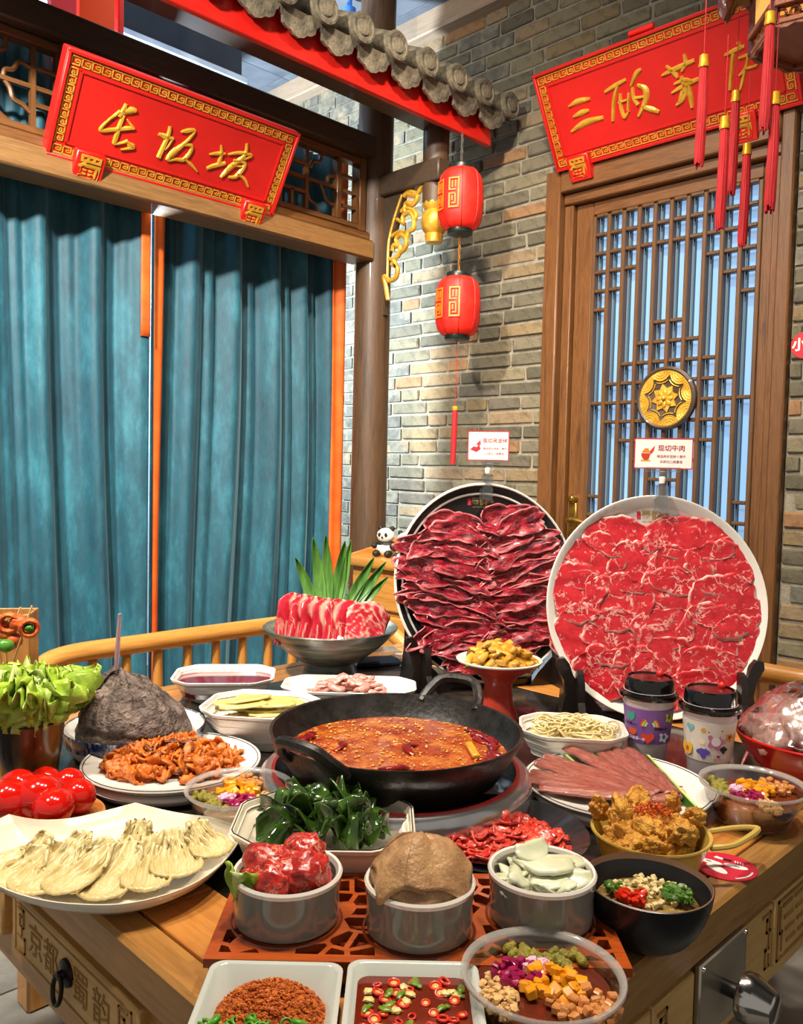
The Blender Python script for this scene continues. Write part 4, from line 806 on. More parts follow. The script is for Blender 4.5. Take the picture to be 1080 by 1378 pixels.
dA = rect_dish('pale rectangular dish of orange chili powder and scallions at the front edge', DA, wA, .056, DH, 'rectangular dishes at the front'); dB = rect_dish('pale rectangular dish of chili rings in soy sauce at the front edge', DB, wA-.001, .056, DH, 'rectangular dishes at the front')
# --- clear plastic dessert bowls
m_clear = clear('clear_plastic', (.96, .96, .95), .17)
s = NT('frosted_rim'); s.set(.2, coat=.3, alpha=.32); s.base('#d6d4ce'); m_rimc = s.m
def deli(label, p, R, h, tint):
    t = thing('plastic_bowl', label, 'bowl', p, 0, 'clear plastic dessert bowls')
    part('shell', G().lathe([(R*.0, .001), (R*.62, .001), (R*.68, .006), (R*.86, h*.6), (R*.93, h-.004), (R*.995, h-.002), (R, h), (R*.985, h+.002), (R*.93, h), (R*.91, h-.006), (R*.84, h*.6), (R*.66, .008), (0, .003)], 56), m_clear, t, 60)
    part('rim', G().lathe([(R*.925, h-.004), (R*.94, h-.0005), (R*1.0, h-.0005), (R*1.012, h+.0008), (R*1.0, h+.0028), (R*.94, h+.0022), (R*.91, h-.002)], 56, caps=False), m_rimc, t, 60)
    s_ = mat('syrup_'+tint.strip('#'), tint, None, rough=.12, coat=.4)
    o = part('syrup', G().lathe([(R*.64, .005), (R*.82, h*.55), (R*.85, h*.68), (0.001, h*.68)], 48), s_, loc=p); o.location = p; tag(o, 'brown syrup jelly filling '+label.replace('clear plastic ', 'the clear '), 'syrup', None)
    return t
F_ = on(745, 1318, T+.046); F_.z = T
dF = F_+V3(0, .012, 0); dF.z = T
deli('clear plastic bowl of fruit and raisin dessert at the front edge', dF, .074, .046, '#5a2416')
dL = on(322, 1060, T+.052); dL.z = T; deli('clear plastic bowl of dessert beside the orange fried meat', dL, .075, .052, '#7c4a22')
dR = on(1013, 1055, T+.056); dR.z = T; deli('clear plastic bowl of dessert in front of the paper cups', dR, .075, .056, '#6a2c16')
# --- dark sauce bowl, yellow pan, plates
p = on(888, 1192, T+.066); p.z = T; pDark = p+V3(0, .014, 0); pDark.z = T
t = thing('dark_bowl', 'black outside brown inside bowl of chopped seasoning at the table edge', 'bowl', pDark)
part('outside', G().lathe([(.027, 0), (.033, .002), (.045, .011), (.0545, .024), (.061, .038), (.0655, .053), (.0675, .066), (.0665, .0665), (.054, .03)], 48), mat('black_glaze', '#16171a', '#222326', 8, .3), t); part('inside', G().lathe([(.0666, .0662), (.0655, .067), (.062, .046), (.052, .024), (.03, .008), (0, .006)], 48), mat('brown_glaze', '#8a6850', '#98765e', 8, .35), t)
m_yel = mat('yellow_enamel', '#b8993a', '#ccb158', 6, .25, coat=.4)
p = on(875, 1118, T+.052); p.z = T; pYel = p
t = thing('yellow_pan', 'small yellow enamel pan of fried pork with a wire handle', 'pan', p); part('body', G().lathe([(.05, 0), (.055, .002), (.068, .04), (.072, .050), (.0745, .052), (.074, .054), (.070, .053), (.065, .04), (.052, .006), (0, .005)], 48), m_yel, t)
hA = on(957, 1115, T+.05)-p; hE = on(1012, 1116, T+.048)-p; hB = on(950, 1150, T+.05)-p
part('wire_handle', G().tube(bez([(.072*cos(-.62), .072*sin(-.62), .046), hA.lerp(hE, .5)+V3(0, 0, .001), hE+V3(.004, .003, 0)*1.0, hE+V3(.001, -.006, 0), hE.lerp(hB, .5)+V3(-.004, -.008, 0), (.072*cos(-1.25), .072*sin(-1.25), .046)], 8), .0038, 8), m_yel, t)
p = on(668, 1117, T+.024); p.z = T; pBlk = p
dish('black_plate', 'shallow black plate of red marinated beef behind the carved tray', 'plate', p, [(.07, 0), (.085, .003), (.115, .018), (.1225, .024), (.1215, .0255), (.112, .021), (.08, .006), (0, .005)], mat('black_enamel', '#17181a', '#26272a', 8, .2, coat=.5), 64)
p = on(830, 1052, T+.03); p.z = T; pSau = p
t = dish('oval_plate', 'white oval plate of sliced liver with cucumber beside the cups', 'plate', p, [(.10, 0), (.125, .003), (.132, .014), (.13, .018), (.118, .0185), (.128, .021), (.141, .029), (.1405, .031), (.134, .029), (.1, .022), (0, .021)], m_porc, 64, line=(.1365, .0303, .0007))
text('plate_logo', '蜀韵', .022, mat('print_gold', '#c0a258', None, rough=.4), t, TR((.0, -.0, 0))@Matrix.Rotation(CZ, 4, 'Z')@TR((.103, -.012, .0222)), .0002); part('red_print', G().box(-.014, .014, -.0025, .0025, 0, .0005, 0, Matrix.Rotation(CZ, 4, 'Z')@TR((.108, .006, .0222))), mat('print_red', '#c43a3a', None), t, 0)
p = on(232, 1022, T+.03); p.z = T; pOra = p
dish('oval_plate', 'white plate of orange fried meat strips on the left', 'plate', p, [(.10, 0), (.125, .003), (.133, .012), (.131, .016), (.118, .0165), (.126, .02), (.139, .029), (.1385, .031), (.132, .029), (.1, .022), (0, .021)], m_porc, 64, line=(.1345, .0303, .0007))
# blue rimmed plate
p = on(182, 975, T+.046); p.z = T; pTri = p
t = thing('blue_rimmed_plate', 'white plate with blue brushed rim under the grey tripe', 'plate', p); part('body', G().lathe([(.08, 0), (.1, .003), (.114, .02), (.119, .046), (.117, .048), (.112, .04), (.1, .016), (0, .01)], 64), m_porc, t)
s = NT('blue_brush'); s.set(.2, coat=.5); co = s.coord((1, 1, .15)); s.base(s.mix(s.ramp(s.noise(co, 60, 4, .8), [(.5, 1.), (.62, 0.)]), '#c9cfd8', '#16244a')); part('blue_rim', G().lathe([(.1155, .024), (.1196, .0455), (.118, .0486), (.1165, .0475), (.113, .04)], 64, caps=False), s.m, t)
# leaf shaped plate
zr = T+.028
ol = [(332, 1104), (300, 1106), (262, 1102), (225, 1096), (182, 1087), (140, 1097), (95, 1107), (50, 1111), (12, 1108), (-25, 1128), (-38, 1155), (-28, 1182), (10, 1204), (60, 1217), (110, 1222), (160, 1222), (210, 1213), (255, 1197), (290, 1175), (315, 1148), (330, 1122)]
OL = [on(x, y, zr) for x, y in ol]; cen = sum(OL, Vector())/len(OL); cen += (on(165, 1160, zr)-cen)*.8
P_l = [(q-cen) for q in OL]
def smooth_closed(P, n=3, sharp=()):
    o = []; m = len(P)
    for i in range(m):
        a, b, c_, d = P[i-1], P[i], P[(i+1) % m], P[(i+2) % m]
        if i in sharp: a = b
        if (i+1) % m in sharp: d = c_
        for k in range(n):
            u = k/n; o.append(.5*((2*b)+(c_-a)*u+(2*a-5*b+4*c_-d)*u*u+(3*b-3*c_+d-a)*u**3))
    return o
SP = smooth_closed(P_l, 3, (0, 4, 8))
t = thing('leaf_shaped_plate', 'large cream leaf shaped plate of pale bamboo fungus at the left', 'plate', (cen.x, cen.y, T))
ring = lambda k, z, inn=0: [(q.x*k, q.y*k, z+(.006*(hypot(q.x, q.y)/.14)**2 if z > .018 and z != .019 else 0)) for q in SP]
part('body', G().rings([ring(.42, 0), ring(.47, .001), ring(.82, .012), ring(1.0, .0255), ring(1.0, .028), ring(.985, .028), ring(.92, .019), ring(.78, .008), ring(.4, .006)]), m_porc2, t, 60)
LEAF = cen.copy(); LEAF.z = T
# tomato plate, bucket
p = on(62, 1097, T+.012); p.z = T; pTom = p
dish('wooden_plate', 'round tan plate holding cherry tomatoes', 'plate', p, [(.05, 0), (.06, .002), (.078, .011), (.077, .013), (.06, .006), (0, .005)], mat('tan_glaze', '#a8642e', '#bd7a3e', 8, .4), 48)
pBuc = V3(.498, 1.288)
t = thing('black_bucket', 'black and gold tumbler stuffed with green lettuce', 'bucket', pBuc)
part('body', G().lathe([(.036, 0), (.038, .002), (.047, .07), (.051, .108), (.049, .108), (.045, .07), (.035, .006), (0, .006)], 40), mat('marbled_black_gold', '#1a130d', '#7a5a22', 9, .22, stretch=(1, 1, .25), lo=.48, hi=.66, coat=.4), t); part('rim', G().tube([(.0505*cos(2*pi*k/40), .0505*sin(2*pi*k/40), .108) for k in range(40)], .0018, 6, True), m_cap, t)
# octagonal ridged bowls
def octo(a, b, c, z):
    pts = [(a, -b+c), (a, b-c), (a-c, b), (-a+c, b), (-a, b-c), (-a, -b+c), (-a+c, -b), (a-c, -b)]; o = []
    for i in range(8):
        p, q = Vector(pts[i]), Vector(pts[(i+1) % 8]); d = (q-p).normalized(); m_ = min(.006, (q-p).length*.3)
        o += [(*(p+d*m_), z), (*(q-d*m_), z)]
    return o
def octo_bowl(label, p, a, b, h, rz, c=.35, m=None, line=False, nr=3, logo=None):
    t = thing('octagonal_bowl', label, 'bowl', p, rz, 'octagonal porcelain bowls')
    L = [(.62, 0), (.64, .003)]
    for k in range(nr): z0 = .006+(h-.014)*k/nr; z1 = .006+(h-.014)*(k+1)/nr; w0 = .66+.26*k/nr; w1 = .66+.26*(k+1)/nr; L += [(w0+.0, z0), (w0+.05, z0+(z1-z0)*.55), (w1+.045, z1-.001), (w1, z1)]
    L += [(.985, h-.006), (1.0, h-.001), (.99, h), (.955, h-.001), (.87, h*.55), (.66, .008), (.6, .006)]
    part('body', G().rings([octo(a*k, b*k, c*min(a, b)*k, z) for k, z in L]), m or m_porc, t, 28)
    if line: part('rim_line', G().tube(octo(a*.972, b*.972, c*min(a, b)*.972, h-.0002), .0009, 5, True), m_line, t)
    return t
pBlo = on(302, 906, T+.052); pBlo.z = T; tBlo = octo_bowl('octagonal white bowl of dark red duck blood near the bench rail', pBlo, .108, .085, .052, CZ+.1, .45, nr=2)
pPot = on(352, 946, T+.07); pPot.z = T; octo_bowl('octagonal ridged bowl of pale potato slices left of the wok', pPot, .104, .090, .07, CZ-.12, .5, nr=4)
pSea = on(437, 1100, T+.064); pSea.z = T; octo_bowl('octagonal ridged bowl of green seaweed in front of the wok', pSea, .112, .092, .064, CZ+.02, .5, m_porc2, True)
pNoo = on(770, 976, T+.062); pNoo.z = T; octo_bowl('octagonal ridged bowl of pale noodles right of the wok', pNoo, .092, .074, .062, CZ-.12, .5, nr=4)
pPin = on(470, 920, T+.034); pPin.z = T; octo_bowl('octagonal shallow dish of pink meat behind the wok', pPin, .145, .075, .034, CZ, .5, nr=1)
# footed stoneware bowl
pLam = V3(1.30, 1.53)
s = NT('stoneware'); s.set(.3, coat=.3); co = s.coord((1, 1, 14)); s.base(s.ramp(s.noise(co, 5, 6, .7), [(.32, '#2e3634'), (.5, '#56605a'), (.66, '#8a8468')])); s.bump(s.noise(co, 12, 3), .25, .006)
t = thing('footed_bowl', 'wide grey stoneware footed bowl of lamb rolls on ice with leaves', 'bowl', pLam)
part('foot', G().lathe([(.072, 0), (.068, .004), (.056, .036), (.05, .037)], 48), s.m, t); part('bowl', G().lathe([(.052, .034), (.075, .042), (.12, .075), (.157, .112), (.1615, .12), (.1595, .1225), (.15, .114), (.11, .08), (.05, .05), (0, .048)], 64), s.m, t)
# red stem dish
pSte = V3(1.335, 1.045)
t = thing('red_stem_dish', 'red stemmed dish of yellow fried mushrooms behind the wok', 'dish', pSte)
part('stem', G().lathe([(.04, 0), (.042, .004), (.03, .04), (.028, .072), (.04, .09), (.072, .108), (.086, .120), (.085, .122), (.06, .11), (.02, .09)], 48), mat('red_ceramic', '#c83a26', '#d84c34', 6, .3, coat=.3), t); part('white_inside', G().lathe([(.0862, .1202), (.0868, .123), (.083, .124), (.06, .114), (0, .104)], 48), m_porc, t)
# red bowl at right
pRed = on(1096, 975, T+.10); pRed.z = T; pRed = V3(1.44, .475)
t = thing('red_bowl', 'large red bowl of film wrapped meat at the right edge', 'bowl', pRed); part('body', G().lathe([(.06, 0), (.07, .003), (.075, .02), (.10, .045), (.118, .075), (.121, .082), (.118, .084), (.11, .075), (.085, .045), (0, .03)], 56), mat('red_melamine', '#b3140f', '#c41c15', 4, .2, coat=.5), t)
t2 = tag(part('red_tray', G().lathe([(.10, 0), (.13, .004), (.14, .012), (.138, .014), (.12, .008), (0, .006)][:0] or [(.09, 0), (.1, .001), (.1, .0)], 8), MATS['red_melamine']), 'x', 'x'); bpy.data.objects.remove(t2)
# --- paper cups
m_cup = mat('milk_tea', '#cdbfc4', '#dccfd0', 14, .3, coat=.3); m_lid = mat('black_lid', '#0c0b0b', None, rough=.12, coat=.5); m_lidr = mat('lid_brown', '#3a0d0c', None, rough=.15, coat=.4); m_plug = mat('plug_red', '#d42018', None, rough=.35)
def cup(label, p, sleeve, z0, z1, ang, h=.135):
    t = thing('drink_cup', label, 'cup', p, ang, 'takeaway drink cups'); R0, R1 = .031, .0435
    part('cup_body', G().lathe([(0, 0), (R0-.002, 0), (R0, .003), (R1, h-.012), (R1, h-.006), (0, h-.006)], 44), m_cup, t)
    rz_ = lambda z: R0+(R1-R0)*z/(h-.012)+.0009
    part('sleeve', G().lathe([(rz_(z0), z0), (rz_(z0)+.0006, z0+.0004), (rz_(z1)+.0006, z1-.0004), (rz_(z1), z1)], 44), sleeve, t)
    part('lid', G().lathe([(.049, h-.018), (.0505, h-.015), (.0495, h-.010), (.046, h-.008), (.0425, h-.006), (.041, h+.012), (.0385, h+.016), (.0365, h+.0165), (.035, h+.013), (0, h+.013)], 44), m_lid, t)
    part('lid_centre', G().lathe([(.0335, h+.0125), (.0335, h+.0142), (0, h+.0145)], 36), m_lidr, t); part('plug', G().blob(.0065, 0, 1, 2, sc=(1, 1, 1.1), M=TR((-.030*cos(.6), .030*sin(.6), h+.0165))), m_plug, t)
    return t, rz_
def decal(t, rz_, az, z, poly, m, name='print', th=.0006):
    M = Matrix.Rotation(az, 4, 'Z') @ frame((rz_(z)+.0004, 0, z), (0, 1, 0), (0, 0, 1)); part(name, G().prism(poly, 0, th, M), m, t, 0); return M
circ = lambda r, n=14, sx=1: [(r*sx*cos(2*pi*k/n), r*sin(2*pi*k/n)) for k in range(n)]
flow = lambda r, k=5: [((r*(1+.22*cos(k*a)))*cos(a), (r*(1+.22*cos(k*a)))*sin(a)) for a in [2*pi*q/40 for q in range(40)]]
heart = lambda r: [(r*(16*sin(a)**3)/16, r*(13*cos(a)-5*cos(2*a)-2*cos(3*a)-cos(4*a))/16) for a in [2*pi*q/24 for q in range(24)]]
def D(c): return mat('print_'+c.strip('#'), c, None, rough=.45)
c1 = V3(1.333, .712); c2 = V3(1.337, .604)
a1 = atan2(-c1.y, -c1.x); a2 = atan2(-c2.y, -c2.x)
t, rz_ = cup('drink cup with purple flower sleeve in front of the pale beef plate', c1, D('#8458a8'), .042, .102, a1)
for az, z, poly, c_ in ((-.75, .089, circ(.009), '#2f9f8a'), (-.25, .07, circ(.0, 4), '#2f9f8a'), (.95, .089, flow(.0085), '#c6d23c'), (.95, .0895, circ(.004), '#4f8a3a'), (-.7, .061, circ(.006, 12, 1.5), '#e05a28'), (.0, .054, heart(.011), '#e0442a'), (.75, .055, flow(.0085), '#e8f0f4'), (.75, .0555, circ(.0035), '#3f78b0')):
    if len(poly) > 4: decal(t, rz_, az, z, poly, D(c_), th=.0006 if c_ not in ('#4f8a3a', '#3f78b0') else .0012)
for j, c_ in enumerate(('#f0e8d8', '#8cc04a', '#f2c23c', '#e05a28')):
    r1 = .006+.0025*(j+1); r0_ = .006+.0025*j; decal(t, rz_, .08, .074, [(r1*cos(pi*q/8), r1*sin(pi*q/8)) for q in range(9)]+[(r0_*cos(pi*q/8), r0_*sin(pi*q/8)) for q in range(8, -1, -1)], D(c_))
for az, z, tx, c_, sz in ((-.85, .0735, '今天也要元气', '#2a1e4a', .0062), (.55, .069, '多喝奶茶', '#2a1e4a', .0062), (-.55, .050, '快乐就要一杯', '#f4f0f8', .0062)):
    M = Matrix.Rotation(az, 4, 'Z') @ frame((rz_(z)+.0012, 0, z), (0, 1, 0), (0, 0, 1)); text('lettering', tx, sz, D(c_), t, M, .0002)
t, rz_ = cup('drink cup with white flower printed sleeve beside the red bowl', c2, D('#e9e2d8'), .038, .104, a2)
for az, z, poly, c_ in ((-.75, .092, heart(.008), '#7cc0c8'), (-.2, .091, flow(.004, 6), '#d8a23a'), (.28, .074, flow(.0125), '#c878a0'), (.28, .074, circ(.0075), '#f4eaf0'), (.85, .081, flow(.007), '#e0a030'), (.85, .081, circ(.003), '#c04a20'), (-.2, .055, flow(.009, 4), '#5a3fa8'), (-.98, .057, circ(.013), '#eab83a'), (-.98, .054, circ(.004), '#d84a28'), (.62, .061, flow(.006, 4), '#2c1a1e'), (-.25, .072, circ(.005), '#ecd8c0'), (.45, .049, [(-.012, -.0035), (.012, -.0035), (.012, .0035), (-.012, .0035)], '#e8d8e0'), (.42, .049, heart(.003), '#c02848'), (0., .089, circ(.0012, 8), '#4a4a4a'), (.5, .092, circ(.0012, 8), '#4a4a4a')):
    decal(t, rz_, az, z, poly, D(c_), th=.0006 if c_ not in ('#f4eaf0', '#c04a20', '#d84a28', '#c02848') else .0012)
# coaster
cs = on(975, 1167); t = thing('coaster', 'round pink red paper coaster on the oak edge of the table', 'coaster', (cs.x, cs.y, T+.0001), CZ-.35); part('disc', G().lathe([(.039, 0), (.039, .0015), (0, .0015)], 44), D('#c2203c'), t)
el = lambda cx, cy, a, b, ro: [(cx+a*cos(q)*cos(ro)-b*sin(q)*sin(ro), cy+a*cos(q)*sin(ro)+b*sin(q)*cos(ro)) for q in [2*pi*k/20 for k in range(20)]]
for k, poly in enumerate((el(-.018, .006, .016, .0055, -.25), el(.013, .003, .015, .006, -.15), el(-.010, -.012, .016, .007, -.75))): part('white_print', G().prism(poly, .0015, .0018+.0001*k), m_white, t, 0)
for x, y in ((-.020, .007), (.014, .003)): part('dark_print', G().prism([(x-.003, y+.0), (x+.003, y-.002), (x+.004, y-.001), (x-.002, y+.0015)], .002, .0022), m_line, t, 0)
part('white_print', G().prism([(-.014, .021), (-.003, .017), (-.002, .022), (-.010, .026)], .0015, .0018), m_white, t, 0); part('dark_print', G().prism([(-.002, .017), (.008, .015), (.009, .021), (-.001, .022)], .0015, .0018), m_line, t, 0)
for k in range(4): part('white_print', G().box(.012+.003*k, .0135+.003*k, .014-.001*k, .020-.001*k, .0015, .0018), m_white, t, 0)
for k in range(8): a_ = -1.15+.13*k; part('lettering_mark', G().box(-.0012, .0012, -.002, .002, .0015, .0018, 0, TR((.033*cos(a_), .033*sin(a_), 0), rz=a_)), m_white, t, 0)
# ================================================================== big display plates on stands
def plate_frame(px, py, d, face_turn, tilt):
    c = EYE+ray(px, py)*d; n = Vector((-f0.x, -f0.y, 0)); n.rotate(Euler((0, 0, face_turn))); n = (n*cos(tilt)+UZ*sin(tilt)).normalized()
    x = UZ.cross(n).normalized(); y = n.cross(x); return frame(c, x, y)
MPL = plate_frame(653, 783, 1.97, radians(20), radians(9)); MPR = plate_frame(882, 816, 1.735, radians(2), radians(9))
PR_ = .23
m_blkpl = mat('black_plate_glaze', '#1b1f20', '#262b2b', 8, .3)
def big_plate(label, M, m, line, seal, txtm):
    t = thing('display_plate', label, 'plate', mw=M, group='large plates of sliced meat on stands')
    part('body', G().lathe([(0, -.022), (.12, -.022), (.19, -.012), (.226, .006), (.23, .012), (.2285, .0145), (.225, .0138), (.207, .0), (.2, -.004), (0, -.006)], 80), m, t, 50)
    if line:
        for r, z in ((.229, .0135), (.2085, .0015)): part('rim_line', G().tube([(r*cos(2*pi*k/72), r*sin(2*pi*k/72), z) for k in range(72)], .0034, 6, True), m_porc, t)
    part('seal', G().box(-.036, -.028, .181, .197, -.006, -.0032), D('#c0283c'), t, 0)
    text('lettering', '蜀韵', .021, txtm, t, TR((-.006, .189, -.0034)), .0002, .0003); text('lettering', '火锅', .010, txtm, t, TR((.022, .190, -.0034)), .0002); text('lettering', 'SHU YUN HUO GUO', .0045, txtm, t, TR((-.003, .1765, -.0034)), .0002)
    return t
big_plate('large black plate of dark red meat standing on the left stand', MPL, m_blkpl, True, 0, D('#8a7a4a')); big_plate('large white plate of marbled red beef standing on the right stand', MPR, m_porc, False, 0, D('#a88a45'))
# stands: two side leaves joined by a back bar
m_stand = wood('stand_black', '#0f0c0b', '#1d1714', 2, 5, .3, .3)
def stand(label, M):
    n = (M.to_3x3() @ Vector((0, 0, 1))); n.z = 0; n.normalize(); x = M.to_3x3() @ Vector((1, 0, 0)); c = M.translation.copy(); base = c-UZ*.226; base.z = T
    F = frame((base.x, base.y, T), x, UZ)                    # local x sideways, y up, z towards viewer
    t = thing('plate_stand', label, 'stand', mw=F, group='black plate stands')
    # the plate's surface at height y sits at z = zc(y)
    tl = radians(9); yc = c.z-T
    for s_ in (-1, 1):
        pr = [(-.09, 0), (.075, 0), (.072, .02), (.06, .03), (.052, .06), (.056, .095), (.05, .112), (.038, .112), (.034, .095)]
        fz = lambda y, off: -(y-yc)*math.tan(tl)+off
        pr = [(fz(0, .02)-.16, 0), (fz(0, 0)+.075, 0), (fz(0, 0)+.072, .012), (fz(.02, 0)+.05, .022), (fz(.05, 0)+.038, .045), (fz(.08, 0)+.042, .075), (fz(.10, 0)+.034, .10), (fz(.11, 0)+.022, .105), (fz(.105, 0)+.018, .095), (fz(.06, 0)+.018, .05), (fz(.02, 0)+.012, .02), (fz(.02, 0)-.03, .02), (fz(.2, 0)-.04, .2), (fz(.25, 0)-.045, .25), (fz(.25, 0)-.065, .25), (fz(.1, 0)-.10, .08)]
        xx = s_*.165
        # the outer leaf curls up the plate's side
        part('side_leaf', G().prism([(z_, y_) for z_, y_ in pr], -.007, .007, frame((xx, 0, 0), (0, 0, 1), (0, 1, 0))), m_stand, t, 30)
        part('curled_arm', G().prism([(s_*a, b) for a, b in ((.10, 0), (.20, 0), (.198, .03), (.192, .055), (.197, .085), (.212, .112), (.21, .128), (.196, .130), (.186, .118), (.178, .095), (.16, .07), (.12, .03))], .03, .046), m_stand, t, 30)
    part('back_bar', G().box(-.16, .16, .03, .06, -.10, -.085, .003), m_stand, t, 30); part('front_bar', G().box(-.16, .16, 0, .018, .02, .034, .003), m_stand, t, 30)
    return t
stand('black wooden stand under the dark meat plate', MPL); stand('black wooden stand under the white beef plate', MPR)
# card holders
m_acr = clear('clear_acrylic', (.93, .95, .95), .3, .05)
def card(label, M, off, words, lines, pic, wid=.10, ht=.07, turn=0):
    P = M @ Vector((off, .222, .016)); z = (EYE-P); z.z = 0; z.normalize(); z.rotate(Euler((0, 0, turn))); x = UZ.cross(z).normalized()
    F = frame(P, x, UZ); t = thing('card_holder', label, 'sign', mw=F, group='card holders clipped to the plates')
    part('clip', G().box(-.012, .012, -.03, .028, .0, .003, .001).box(-.012, .012, -.01, .028, -.02, -.017, .001).box(-.009, .009, .024, .030, -.02, .003, .001).box(-.016, -.012, -.03, .0, .0, .004).box(.012, .016, -.03, .0, .0, .004), m_acr, t, 0)
    part('swivel', G().lathe([(.006, 0), (.0065, .012), (.005, .014)], 14, frame((0, .032, -.006), (1, 0, 0), (0, 0, -1))), mat('frosted_plastic', '#d9d8d2', None, rough=.3), t)
    part('swivel_head', G().prism([(-.008, .045), (.008, .045), (.018, .06), (-.018, .06)], -.012, -.006).box(-.036, .036, .056, .066, -.012, -.004, .001), m_acr, t, 0)
    y0 = .062; cd_ = part('card', G().box(-wid/2, wid/2, y0, y0+ht, -.007, -.0055), D('#f1ebe4'), t, 0)
    b = .0022; g = G()
    for x0, x1, ya, yb in ((-wid/2, wid/2, y0, y0+b), (-wid/2, wid/2, y0+ht-b, y0+ht), (-wid/2, -wid/2+b, y0, y0+ht), (wid/2-b, wid/2, y0, y0+ht)): g.box(x0, x1, ya, yb, -.0056, -.0050)
    part('red_border', g, D('#c02a38'), cd_, 0)
    text('lettering', words, .0135 if len(words) < 5 else .0118, D('#b23238'), cd_, TR((.016, y0+ht*.66, -.0052)), .0001, .0002)
    for k, l in enumerate(lines): text('small_lettering', l, .0064, D('#b85a58'), cd_, TR((.016, y0+ht*(.40-.17*k), -.0052)), .0001)
    for poly, c_ in pic: part('printed_picture', G().prism([(-.031+a*.013, y0+ht*.5+q*.015) for a, q in poly], -.0055, -.0051), D(c_), cd_, 0)
    return t
card('small white card on a clear clip above the dark meat plate', MPL, .005, '现切吊龙伴', ('精选两岁至龄小黄牛', '及部位口感最佳'), [([(-1, -.6), (.2, -1), (1, -.5), (.7, .1), (.2, -.2), (-.4, -.1)], '#b02a38'), ([(.1, .3), (.9, .9), (1, .2), (.6, -.1)], '#c8404a')], turn=-.25)
card('small white card on a clear clip above the marbled beef plate', MPR, .01, '现切牛肉', ('精选两岁至龄小黄牛', '及部位口感最佳'), [([(-1, .0), (.4, .0), (.2, -.8), (-.2, -1), (-.6, -.9), (-.95, -.4)], '#c23a1e'), ([(-.9, .1), (-.5, .7), (.1, .7), (.3, .1)], '#d8862a'), ([(.2, .2), (1.1, 1.1), (.9, .3), (.5, -.1)], '#d04438'), ([(-1.1, -.9), (.5, -.9), (.4, -1.1), (-1, -1.1)], '#d8a24a')], .117, .064, 0)
# ------------------------------------------------------------------ meat slices
m_dkmeat = marble('dark_red_meat', '#6e0c1c', '#ab182c', '#d4787a', 26, .032, .22, .7, .4, (1.6, 5, 5), dark='#4a1626')
m_beef = marble('marbled_beef', '#b01220', '#d02c34', '#f0c0b4', 22, .022, .28, .8, .3, (1, 1, 1), dist=.5, fleck=70)
def slice_mesh(w, h, seed, m, wav=.006, th=.0022, nu=22, nv=12, bend=0, rag=.12, tilt=.0, fatlow=False, fatw=.09, crease=30, lift=.5):
    q = random.Random(seed); o1 = q.uniform(0, 100)
    def fn(u, v):
        a = (u-.5)*2; b = (v-.5)*2
        k = sqrt(max(0, 1-.5*b*b)); l = sqrt(max(0, 1-.5*a*a)); X_ = a*k; Y_ = b*l
        ang = atan2(Y_, X_); rr_ = 1+rag*noise.noise(Vector((cos(ang)*1.7, sin(ang)*1.7, o1)))+rag*.5*noise.noise(Vector((cos(ang)*5, sin(ang)*5, o1)))
        e_ = max(abs(a), abs(b)); rr_ = 1+(rr_-1)*e_
        X_ *= w/2*rr_; Y_ *= h/2*rr_; Y_ += bend*(X_/(w/2))**2*h
        z = wav*(noise.noise(Vector((X_*crease*.35, Y_*crease, o1)))+.5*noise.noise(Vector((X_*crease*.8, Y_*crease*2, o1+5))))+tilt*Y_
        return (X_, Y_, z+wav*lift*e_**6)
    def fat(u, v):
        e_ = max(abs(u-.5), abs(v-.5))*2; n_ = noise.noise(Vector((u*5, v*5, o1)))
        f_ = max(0, min(1, (e_-(1-fatw*(1+n_*1.5)))/max(.02, fatw)))
        if fatlow: f_ *= 1 if (v < .2 or n_ > .15) else .15
        return f_
    return G().sheet(fn, nu, nv, th, fat=fat).mesh('meat_slice', m, 180)
ORD = ('first', 'second', 'third', 'fourth', 'fifth', 'sixth', 'seventh', 'eighth', 'ninth', 'tenth', 'eleventh', 'twelfth', 'thirteenth')
q = random.Random(9); rows_ = 13
for k in range(rows_):
    for s_ in (-1, 1):
        y = .132-.305*k/(rows_-1)+(.012 if s_ > 0 else 0)
        half = sqrt(max(.0, .198**2-y**2)); L = max(.10, half*1.14+.015); cx = s_*(half*.47)+(-.012 if s_ < 0 else -.004)
        ang = radians(-2+q.uniform(-16, 14)) if s_ < 0 else radians(18+q.uniform(-16, 14)-14*(k/rows_))
        me = slice_mesh(L, .068+q.uniform(-.014, .022), k*7+s_, m_dkmeat, .012, .0025, 34, 14, q.uniform(-.45, .1), .34, -.12, fatw=.07, crease=46)
        o = link('meat_slice', me, mw=MPL @ TR((cx, y, .010+.0007*k+q.uniform(0, .002)), rz=ang)); tag(o, 'dark red meat slice, %s from the top of the %s column on the black plate' % (ORD[k], 'left' if s_ < 0 else 'right'), 'meat slice', 'dark meat slices on the black plate')
BS = ((365, 215, 330, 170), (700, 215, 390, 190), (225, 340, 250, 250), (420, 360, 220, 230), (850, 350, 300, 230), (640, 370, 280, 210), (150, 490, 230, 250), (340, 530, 300, 240), (580, 500, 300, 240), (870, 530, 320, 270), (150, 690, 240, 260), (340, 690, 280, 250), (560, 650, 270, 190), (780, 680, 270, 280), (910, 710, 200, 240), (260, 870, 260, 240), (580, 800, 290, 210), (430, 860, 220, 220), (780, 850, 300, 200), (520, 950, 260, 150), (690, 930, 240, 150))
